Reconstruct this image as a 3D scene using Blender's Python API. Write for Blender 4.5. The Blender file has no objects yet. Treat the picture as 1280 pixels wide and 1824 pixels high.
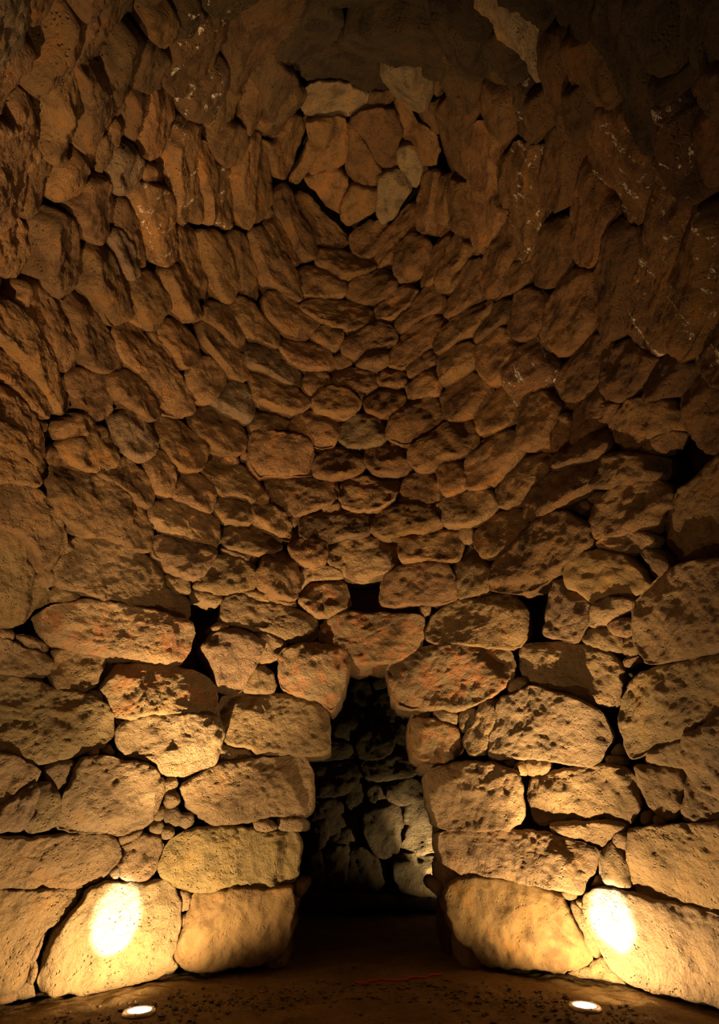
import bpy, math, random, re
import numpy as np
from mathutils import Vector, Matrix

random.seed(11)
C = bpy.context.scene.collection
SC = bpy.context.scene

# ------------------------------------------------------------ camera, world, exposure
FPX, PITCH = 800.0, math.radians(35.0)          # focal length in pixels of the 1280x1824 frame
CAM = np.array([0.0, -2.2, 0.92])
cam = bpy.data.cameras.new('camera')
cam.sensor_fit = 'VERTICAL'; cam.sensor_height = 36.0; cam.lens = FPX / 1824 * 36.0
cam.clip_start = 0.02
cam_o = bpy.data.objects.new('camera', cam); C.objects.link(cam_o)
cam_o.location = CAM; cam_o.rotation_euler = (math.pi / 2 + PITCH, 0, 0)
SC.camera = cam_o
w = bpy.data.worlds.new('world'); SC.world = w; w.use_nodes = True
w.node_tree.nodes['Background'].inputs[0].default_value = (0, 0, 0, 1)
w.node_tree.nodes['Background'].inputs[1].default_value = 0.0
SC.view_settings.view_transform = 'Standard'; SC.view_settings.look = 'None'
SC.view_settings.gamma = 1.0; SC.view_settings.use_curve_mapping = False
SC.view_settings.exposure = 0.5

# ------------------------------------------------------------ the chamber's shape
R0, HP, PW, ZC = 2.75, 9.2, 2.2, 7.9            # corbelled vault: r(z) = R0 (1 - (z/HP)^PW), closed at ZC
YB = 5.4                                        # back wall of the corridor behind the doorway
def rz(z):
    return R0 * (1 - (np.maximum(z, 0) / HP) ** PW)
RCAP = float(rz(ZC))
def px_dir(p):
    p = np.asarray(p, float)
    X = (p[..., 0] - 640) / FPX; Y = (912 - p[..., 1]) / FPX
    s, c = math.sin(PITCH), math.cos(PITCH)
    return np.stack([X, c - Y * s, s + Y * c], -1)
def inside(q):
    rho = np.hypot(q[..., 0], q[..., 1])
    zc = ZC + 0.14 * (1 - (rho / RCAP) ** 2)
    return (rho < rz(q[..., 2])) & (q[..., 2] < zc)
def hit_dome(p):
    d = px_dir(p); lo = np.zeros(d.shape[:-1]); hi = lo + 14.0
    for _ in range(44):
        m = (lo + hi) / 2; i = inside(CAM + d * m[..., None])
        lo = np.where(i, m, lo); hi = np.where(i, hi, m)
    return CAM + d * lo[..., None]
def hit_back(p):
    d = px_dir(p); t = (YB - CAM[1]) / d[..., 1]
    return CAM + d * t[..., None]
def hit_floor(p):
    d = px_dir(p); return CAM + d * (-CAM[2] / d[..., 2])[..., None]
def dome_normal(q):
    rho = math.hypot(q[0], q[1])
    if q[2] > ZC - 0.02: return np.array([0, 0, -1.0])
    dr = -R0 * PW / HP * (max(q[2], 0) / HP) ** (PW - 1)
    n = np.array([-q[0] / rho, -q[1] / rho, dr]); return n / np.linalg.norm(n)
def project(q):
    v = np.asarray(q) - CAM; s, c = math.sin(PITCH), math.cos(PITCH)
    f = v[..., 1] * c + v[..., 2] * s; u = -v[..., 1] * s + v[..., 2] * c
    f = np.where(f < 1e-3, 1e-3, f)
    return 640 + FPX * v[..., 0] / f, 912 - FPX * u / f, f

# ------------------------------------------------------------ noise
_rng = np.random.RandomState(5)
_T = _rng.rand(4096) * 2 - 1
def _h(i, j, k):
    return _T[((i * 73856093) ^ (j * 19349663) ^ (k * 83492791)) & 4095]
def vnoise(p):
    f = np.floor(p).astype(np.int64); d = p - f; d = d * d * d * (d * (d * 6 - 15) + 10)
    i, j, k = f[:, 0], f[:, 1], f[:, 2]; x, y, z = d[:, 0], d[:, 1], d[:, 2]
    L = lambda a, b, t: a + (b - a) * t
    return L(L(L(_h(i, j, k), _h(i+1, j, k), x), L(_h(i, j+1, k), _h(i+1, j+1, k), x), y),
             L(L(_h(i, j, k+1), _h(i+1, j, k+1), x), L(_h(i, j+1, k+1), _h(i+1, j+1, k+1), x), y), z)
def fbm(p, n, gain=0.5):
    o = np.zeros(len(p)); a = 1.0; q = p.copy()
    for _ in range(n):
        o += a * vnoise(q); q = q * 2.03 + 17.3; a *= gain
    return o

# ------------------------------------------------------------ materials
def nt(name):
    m = bpy.data.materials.new(name); m.use_nodes = True
    t = m.node_tree; b = t.nodes['Principled BSDF']
    return m, t, b
def N(t, k, **kw):
    n = t.nodes.new(k)
    for a, v in kw.items():
        if a.startswith('i_'):
            key = a[2:]; key = int(key) if key.isdigit() else key.replace('_', ' ')
            n.inputs[key].default_value = v
        else: setattr(n, a, v)
    return n
def math_(t, op, a, b=None, clamp=False):
    n = t.nodes.new('ShaderNodeMath'); n.operation = op; n.use_clamp = clamp
    for k, v in enumerate((a, b)):
        if v is None: continue
        if isinstance(v, (int, float)): n.inputs[k].default_value = v
        else: t.links.new(v, n.inputs[k])
    return n.outputs[0]
def mixc(t, fac, a, b, mode='MIX'):
    n = t.nodes.new('ShaderNodeMix'); n.data_type = 'RGBA'; n.blend_type = mode
    for sock, v in ((n.inputs[0], fac), (n.inputs[6], a), (n.inputs[7], b)):
        if isinstance(v, (int, float)): sock.default_value = v
        elif isinstance(v, tuple): sock.default_value = v + (1,)
        else: t.links.new(v, sock)
    return n.outputs[2]
def ramp(t, v, lo, hi):
    n = t.nodes.new('ShaderNodeMapRange'); n.inputs[1].default_value = lo; n.inputs[2].default_value = hi
    n.interpolation_type = 'SMOOTHSTEP'; t.links.new(v, n.inputs[0]); return n.outputs[0]
def noise(t, vec, scale, detail=4, rough=0.55, dist=0.0):
    n = N(t, 'ShaderNodeTexNoise', i_Scale=scale, i_Detail=detail, i_Roughness=rough, i_Distortion=dist)
    t.links.new(vec, n.inputs['Vector']); return n.outputs['Fac']

def make_rock(name, smooth=False):
    m, t, b = nt(name)
    tc = N(t, 'ShaderNodeTexCoord'); oi = N(t, 'ShaderNodeObjectInfo')
    off = N(t, 'ShaderNodeVectorMath', operation='SCALE'); off.inputs[0].default_value = (71, 37, 53)
    t.links.new(oi.outputs['Random'], off.inputs['Scale'])
    add = N(t, 'ShaderNodeVectorMath', operation='ADD')
    t.links.new(tc.outputs['Object'], add.inputs[0]); t.links.new(off.outputs[0], add.inputs[1])
    v = add.outputs[0]
    n1 = noise(t, v, 4.5, 5, 0.6, 0.6); n2 = noise(t, v, 19, 5, 0.65); n3 = noise(t, v, 75, 3, 0.6)
    col = oi.outputs['Color']
    # weathered patina, ochre and grey patches of the stone itself
    pa = N(t, 'ShaderNodeAttribute', attribute_type='OBJECT', attribute_name='patina').outputs['Fac']
    col = mixc(t, math_(t, 'MULTIPLY', ramp(t, n1, 0.48, 0.66), pa), col, mixc(t, 1.0, col, (0.40, 0.35, 0.32), 'MULTIPLY'))
    col = mixc(t, math_(t, 'MULTIPLY', ramp(t, n1, 0.48, 0.28), pa), col, mixc(t, 1.0, col, (1.55, 1.22, 0.75), 'MULTIPLY'))
    col = mixc(t, math_(t, 'MULTIPLY', ramp(t, n2, 0.55, 0.72), 0.5 if not smooth else 0.2), col, mixc(t, 1.0, col, (0.55, 0.50, 0.47), 'MULTIPLY'))
    col = mixc(t, math_(t, 'MULTIPLY', ramp(t, n3, 0.50, 0.28), 0.35 if not smooth else 0.12), col, mixc(t, 1.0, col, (1.3, 1.28, 1.25), 'MULTIPLY'))
    st = N(t, 'ShaderNodeAttribute', attribute_type='OBJECT', attribute_name='stain')
    sm = math_(t, 'MULTIPLY', ramp(t, noise(t, v, 6.0, 4, 0.6, 0.8), 0.47, 0.62), st.outputs['Fac'])
    col = mixc(t, sm, col, (0.50, 0.17, 0.055))
    sa = N(t, 'ShaderNodeAttribute', attribute_type='OBJECT', attribute_name='salt')
    mp = N(t, 'ShaderNodeMapping'); mp.inputs['Scale'].default_value = (1.0, 1.0, 0.09)
    t.links.new(v, mp.inputs[0])
    s1 = ramp(t, noise(t, mp.outputs[0], 15, 4, 0.7), 0.59, 0.66)
    s2 = ramp(t, noise(t, v, 55, 3, 0.7), 0.36, 0.55)
    smk = math_(t, 'MULTIPLY', math_(t, 'MULTIPLY', s1, s2), sa.outputs['Fac'])
    col = mixc(t, smk, col, (0.80, 0.72, 0.58))
    t.links.new(col, b.inputs['Base Color'])
    # porous basalt relief: grains and gas-bubble pits
    vo = N(t, 'ShaderNodeTexVoronoi', feature='SMOOTH_F1', i_Scale=38.0, i_Smoothness=0.3); t.links.new(v, vo.inputs['Vector'])
    pit = ramp(t, vo.outputs['Distance'], 0.34, 0.10)
    pit = math_(t, 'MULTIPLY', pit, ramp(t, noise(t, v, 9, 2), 0.47, 0.62))
    g1 = noise(t, v, 26, 9, 0.68); g2 = noise(t, v, 110, 4, 0.6)
    hgt = math_(t, 'ADD', math_(t, 'MULTIPLY', g1, 1.0), math_(t, 'MULTIPLY', g2, 0.25))
    hgt = math_(t, 'SUBTRACT', hgt, math_(t, 'MULTIPLY', pit, 0.6))
    bp = N(t, 'ShaderNodeBump'); bp.inputs['Strength'].default_value = 0.6 if smooth else 1.0
    bp.inputs['Distance'].default_value = 0.05 if not smooth else 0.02
    t.links.new(hgt, bp.inputs['Height']); t.links.new(bp.outputs[0], b.inputs['Normal'])
    b.inputs['Roughness'].default_value = 0.86
    we = N(t, 'ShaderNodeAttribute', attribute_type='OBJECT', attribute_name='wet')
    rg = N(t, 'ShaderNodeMapRange'); rg.inputs[3].default_value = 0.86; rg.inputs[4].default_value = 0.5
    t.links.new(math_(t, 'MULTIPLY', we.outputs['Fac'], ramp(t, n2, 0.45, 0.6)), rg.inputs[0]); t.links.new(rg.outputs[0], b.inputs['Roughness'])
    b.inputs['Specular IOR Level'].default_value = 0.3
    return m
ROCK = make_rock('porous_basalt'); SMOOTH = make_rock('smooth_worn_basalt', True)

def make_earth(name, c1, c2, scale=1.0):
    m, t, b = nt(name); tc = N(t, 'ShaderNodeTexCoord'); v = tc.outputs['Object']
    n1 = noise(t, v, 2.2 * scale, 6, 0.6, 0.4); n2 = noise(t, v, 24 * scale, 6, 0.7); n3 = noise(t, v, 90 * scale, 3)
    col = mixc(t, ramp(t, n1, 0.35, 0.65), c1, c2)
    col = mixc(t, math_(t, 'MULTIPLY', ramp(t, n2, 0.5, 0.7), 0.6), col, mixc(t, 1.0, col, (0.5, 0.45, 0.42), 'MULTIPLY'))
    t.links.new(col, b.inputs['Base Color']); b.inputs['Roughness'].default_value = 0.95
    b.inputs['Specular IOR Level'].default_value = 0.15
    bp = N(t, 'ShaderNodeBump'); bp.inputs['Distance'].default_value = 0.02
    t.links.new(math_(t, 'ADD', n2, math_(t, 'MULTIPLY', n3, 0.4)), bp.inputs['Height']); t.links.new(bp.outputs[0], b.inputs['Normal'])
    return m
EARTH = make_earth('trodden_earth', (0.135, 0.085, 0.032), (0.19, 0.127, 0.05))
FILL = make_earth('earth_packing', (0.10, 0.06, 0.03), (0.14, 0.085, 0.045))
def plain(name, col, rough, metal=0.0):
    m, t, b = nt(name); tc = N(t, 'ShaderNodeTexCoord')
    n = noise(t, tc.outputs['Object'], 60, 4)
    t.links.new(mixc(t, ramp(t, n, 0.3, 0.7), col, tuple(c * 0.75 for c in col)), b.inputs['Base Color'])
    b.inputs['Roughness'].default_value = rough; b.inputs['Metallic'].default_value = metal
    return m
STEEL = plain('brushed_steel', (0.42, 0.38, 0.34), 0.4, 0.9)
HOUSE = plain('black_housing', (0.03, 0.03, 0.03), 0.6)
CORD = plain('red_cord', (0.50, 0.03, 0.015), 0.6)
def emit(name, col, s):
    m, t, b = nt(name)
    b.inputs['Base Color'].default_value = (0.8, 0.8, 0.8, 1)
    b.inputs['Emission Color'].default_value = col + (1,); b.inputs['Emission Strength'].default_value = s
    return m

# ------------------------------------------------------------ object helpers
def tag(o, label=None, cat=None, group=None, kind=None):
    for k, v in (('label', label), ('category', cat), ('group', group), ('kind', kind)):
        if v: o[k] = v
    return o
def mesh_obj(name, verts, faces, mat, parent=None, loc=None, smooth=True):
    me = bpy.data.meshes.new(name); me.from_pydata(verts, [], faces); me.update()
    if smooth: me.polygons.foreach_set('use_smooth', np.ones(len(me.polygons), bool))
    me.materials.append(mat)
    o = bpy.data.objects.new(name, me); C.objects.link(o)
    if loc is not None: o.location = loc
    if parent is not None: o.parent = parent
    return o

# ------------------------------------------------------------ stones
def star_centre(p):
    lo, hi = p.min(0), p.max(0); n = len(p)
    a = p; b = np.roll(p, -1, 0); e = b - a
    A = np.sum(a[:, 0] * b[:, 1] - b[:, 0] * a[:, 1]); s = 1 if A > 0 else -1
    nr = np.stack([-e[:, 1], e[:, 0]], 1) * s; nr = nr / (np.linalg.norm(nr, axis=1)[:, None] + 1e-9)
    cen = p.mean(0); best, bv = cen, -1e9
    for fx in np.linspace(0.15, 0.85, 17):
        for fy in np.linspace(0.15, 0.85, 17):
            q = lo + (hi - lo) * (fx, fy)
            m = np.min(np.sum((q - a) * nr, 1)) - 0.12 * np.linalg.norm(q - cen)
            if m > bv: bv, best = m, q
    return best
def smooth_outline(p, it=1):
    for _ in range(it):
        q = np.roll(p, -1, 0); p = np.stack([p * 0.78 + q * 0.22, p * 0.22 + q * 0.78], 1).reshape(-1, 2)
    return p
def resample(p, n):
    q = np.vstack([p, p[:1]]); L = np.r_[0, np.cumsum(np.linalg.norm(np.diff(q, axis=0), axis=1))]
    s = np.linspace(0, L[-1], n, endpoint=False)
    return np.stack([np.interp(s, L, q[:, 0]), np.interp(s, L, q[:, 1])], 1)

def stone_geo(O, c, n, seed, M, prot=0.0, roll=0.0, depth=0.45, edge=0.09, rough=1.0, tilt=0.0, ext=None, cuts=5, arris=0.05, crown=0.02):
    """One block: O outline points on the wall surface, c centre, n normal into the room."""
    rg = np.random.RandomState(seed)
    up = np.array([0, 0, 1.0]) if abs(n[2]) < 0.95 else np.array([0, 1.0, 0])
    u = np.cross(up, n); u /= np.linalg.norm(u); v = np.cross(n, u)
    D = O - c; a = D @ u; b = D @ v; h0 = D @ n
    size = 0.5 * (np.ptp(a) + np.ptp(b)); small = min(np.ptp(a), np.ptp(b))
    E = min(edge, 0.38 * small)
    K = len(a)
    jit = vnoise(O * 16 + seed * 7.7) * 0.013 * min(1, size / 0.4) + vnoise(O * 48 + seed) * 0.006
    rr = np.hypot(a, b) + 1e-6; jx, jy = a * jit / rr, b * jit / rr
    inner = max(3, M)
    ts = np.r_[np.linspace(0, 0.86, inner + 1)[1:], 0.91, 0.945, 0.97, 0.988, 1.0]
    # rings of the face, with fewer points towards the middle so that the mesh stays even
    fr = np.arange(K + 1) / K; per_ = lambda x, s: np.interp(s % 1.0, fr, np.r_[x, x[0]])
    cnt = [K if t_ > 0.9 else max(6, int(round(K * t_))) for t_ in ts]
    sS = [np.arange(m_) / m_ + (0 if m_ == K else 0.37 * k_ / m_) for k_, m_ in enumerate(cnt)]
    tv = np.concatenate([np.full(m_, t_) for t_, m_ in zip(ts, cnt)]); sv = np.concatenate(sS)
    aa = tv * per_(a, sv) + tv ** 5 * per_(jx, sv); bb = tv * per_(b, sv) + tv ** 5 * per_(jy, sv)
    pts = np.concatenate([[[0, 0]], np.stack([aa, bb], 1)]); tv = np.r_[0.0, tv]
    # arris: the face is flat and rolls over within RR of the outline
    A0 = pts[-K:]; B0 = np.roll(A0, -1, 0); e = B0 - A0; ee = (e ** 2).sum(1) + 1e-12
    w0 = pts[:, None, :] - A0[None]; tt = np.clip((w0 * e).sum(2) / ee, 0, 1)
    dist = np.sqrt(((w0 - tt[..., None] * e) ** 2).sum(2)).min(1); dist[-K:] = 0
    RR = np.clip(arris * (1 + 0.6 * vnoise(c + np.column_stack([pts * 6.0, np.zeros(len(pts))]) + seed)), 0.012, 0.45 * small)
    k0 = 1 - np.clip(dist / RR, 0, 1)
    H = E * (np.sqrt(np.maximum(0, 1 - k0 ** 2.2)) - 1) + crown * np.maximum(0, 1 - (pts[:, 0] / np.abs(a).max()) ** 2 - (pts[:, 1] / np.abs(b).max()) ** 2)
    cap = np.zeros(len(pts))
    for k in range(cuts):                                   # chipped, faceted corners
        th = rg.rand() * 6.283; dv = np.array([math.cos(th), math.sin(th)])
        s = pts @ dv; e = s.max(); r0 = e * rg.uniform(0.42, 0.85); sl = rg.uniform(0.1, 0.55)
        cap += np.minimum(0, -sl * (s - r0))
    cap = np.maximum(cap, -E * 1.0)
    H = np.maximum(H + cap, -E * 1.15)
    bm = np.abs(b).max() + 1e-6
    H = H + tilt * (-pts[:, 1] / bm) + roll * pts[:, 0] / (np.abs(a).max() + 1e-6)
    Q2 = lambda x, y: np.column_stack([x * x, x * y, y * y, x, y])
    cf = np.linalg.lstsq(np.vstack([Q2(a, b), np.eye(5) * 1e-3]), np.r_[h0, np.zeros(5)], rcond=None)[0]
    res = h0 - Q2(a, b) @ cf
    base = Q2(pts[:, 0], pts[:, 1]) @ cf + np.r_[0.0, tv[1:] ** 6 * per_(res, sv)]
    P3 = c + pts[:, :1] * u + pts[:, 1:] * v + base[:, None] * n
    q = P3 + seed * 3.17
    sc = min(1.0, size / 0.5)
    dsp = (fbm(q * (1.9 / max(size, 0.12)), 3) * 0.035 * sc + (1 - np.abs(fbm(q * 7.0, 2))) * 0.014 * sc - 0.014 * sc
           + fbm(q * 15.0, 3, 0.6) * 0.009 * rough + fbm(q * 42.0, 2) * 0.0065 * rough)
    fade = np.where(tv > 0.985, 0.35, np.where(tv > 0.96, .7, 1.0))
    H = H + dsp * fade + prot + E * 0.45
    V = P3 + H[:, None] * n
    outd = -n if ext is None else ext
    last = V[-K:]
    rings = []
    for s, k in ((0.2, 0.995), (0.55, 0.975), (1.0, 0.93)):
        w = last + outd * depth * s
        m = w.mean(0); w = m + (w - m) * k
        w = w + (vnoise(w * 9 + seed) * 0.012 * s)[:, None] * (w - m) / (np.linalg.norm(w - m, axis=1)[:, None] + 1e-6)
        rings.append(w)
    backc = rings[-1].mean(0)
    V = np.vstack([V] + rings + [backc[None]])
    F = [[0, 1 + k_, 1 + (k_ + 1) % cnt[0]] for k_ in range(cnt[0])]
    st = 1
    for r in range(len(ts) - 1):
        n1, n2 = cnt[r], cnt[r + 1]; o1, o2 = st, st + n1; st = o2
        if n1 == n2 == K:
            i = np.arange(K); j = (i + 1) % K
            F += np.stack([o1 + i, o2 + i, o2 + j, o1 + j], 1).tolist(); continue
        s1, s2 = sS[r], sS[r + 1]; p, q_ = 0, 0
        p0 = int(np.argmin(np.abs((s1 - s2[0] + 0.5) % 1.0 - 0.5))); d0 = (s1[p0] - s2[0] + 0.5) % 1.0 - 0.5
        while p < n1 or q_ < n2:
            if q_ >= n2 or (p < n1 and d0 + (p + 1) / n1 < (q_ + 1) / n2):
                F.append([o1 + (p0 + p) % n1, o2 + q_ % n2, o1 + (p0 + p + 1) % n1]); p += 1
            else:
                F.append([o1 + (p0 + p) % n1, o2 + q_ % n2, o2 + (q_ + 1) % n2]); q_ += 1
    i = np.arange(K); j = (i + 1) % K
    for r in range(3):
        o1 = st + r * K; o2 = o1 + K
        F += np.stack([o1 + i, o2 + i, o2 + j, o1 + j], 1).tolist()
    o1 = st + 3 * K
    F += np.stack([o1 + i, np.full(K, len(V) - 1), o1 + j], 1).tolist()
    return V, F

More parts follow.
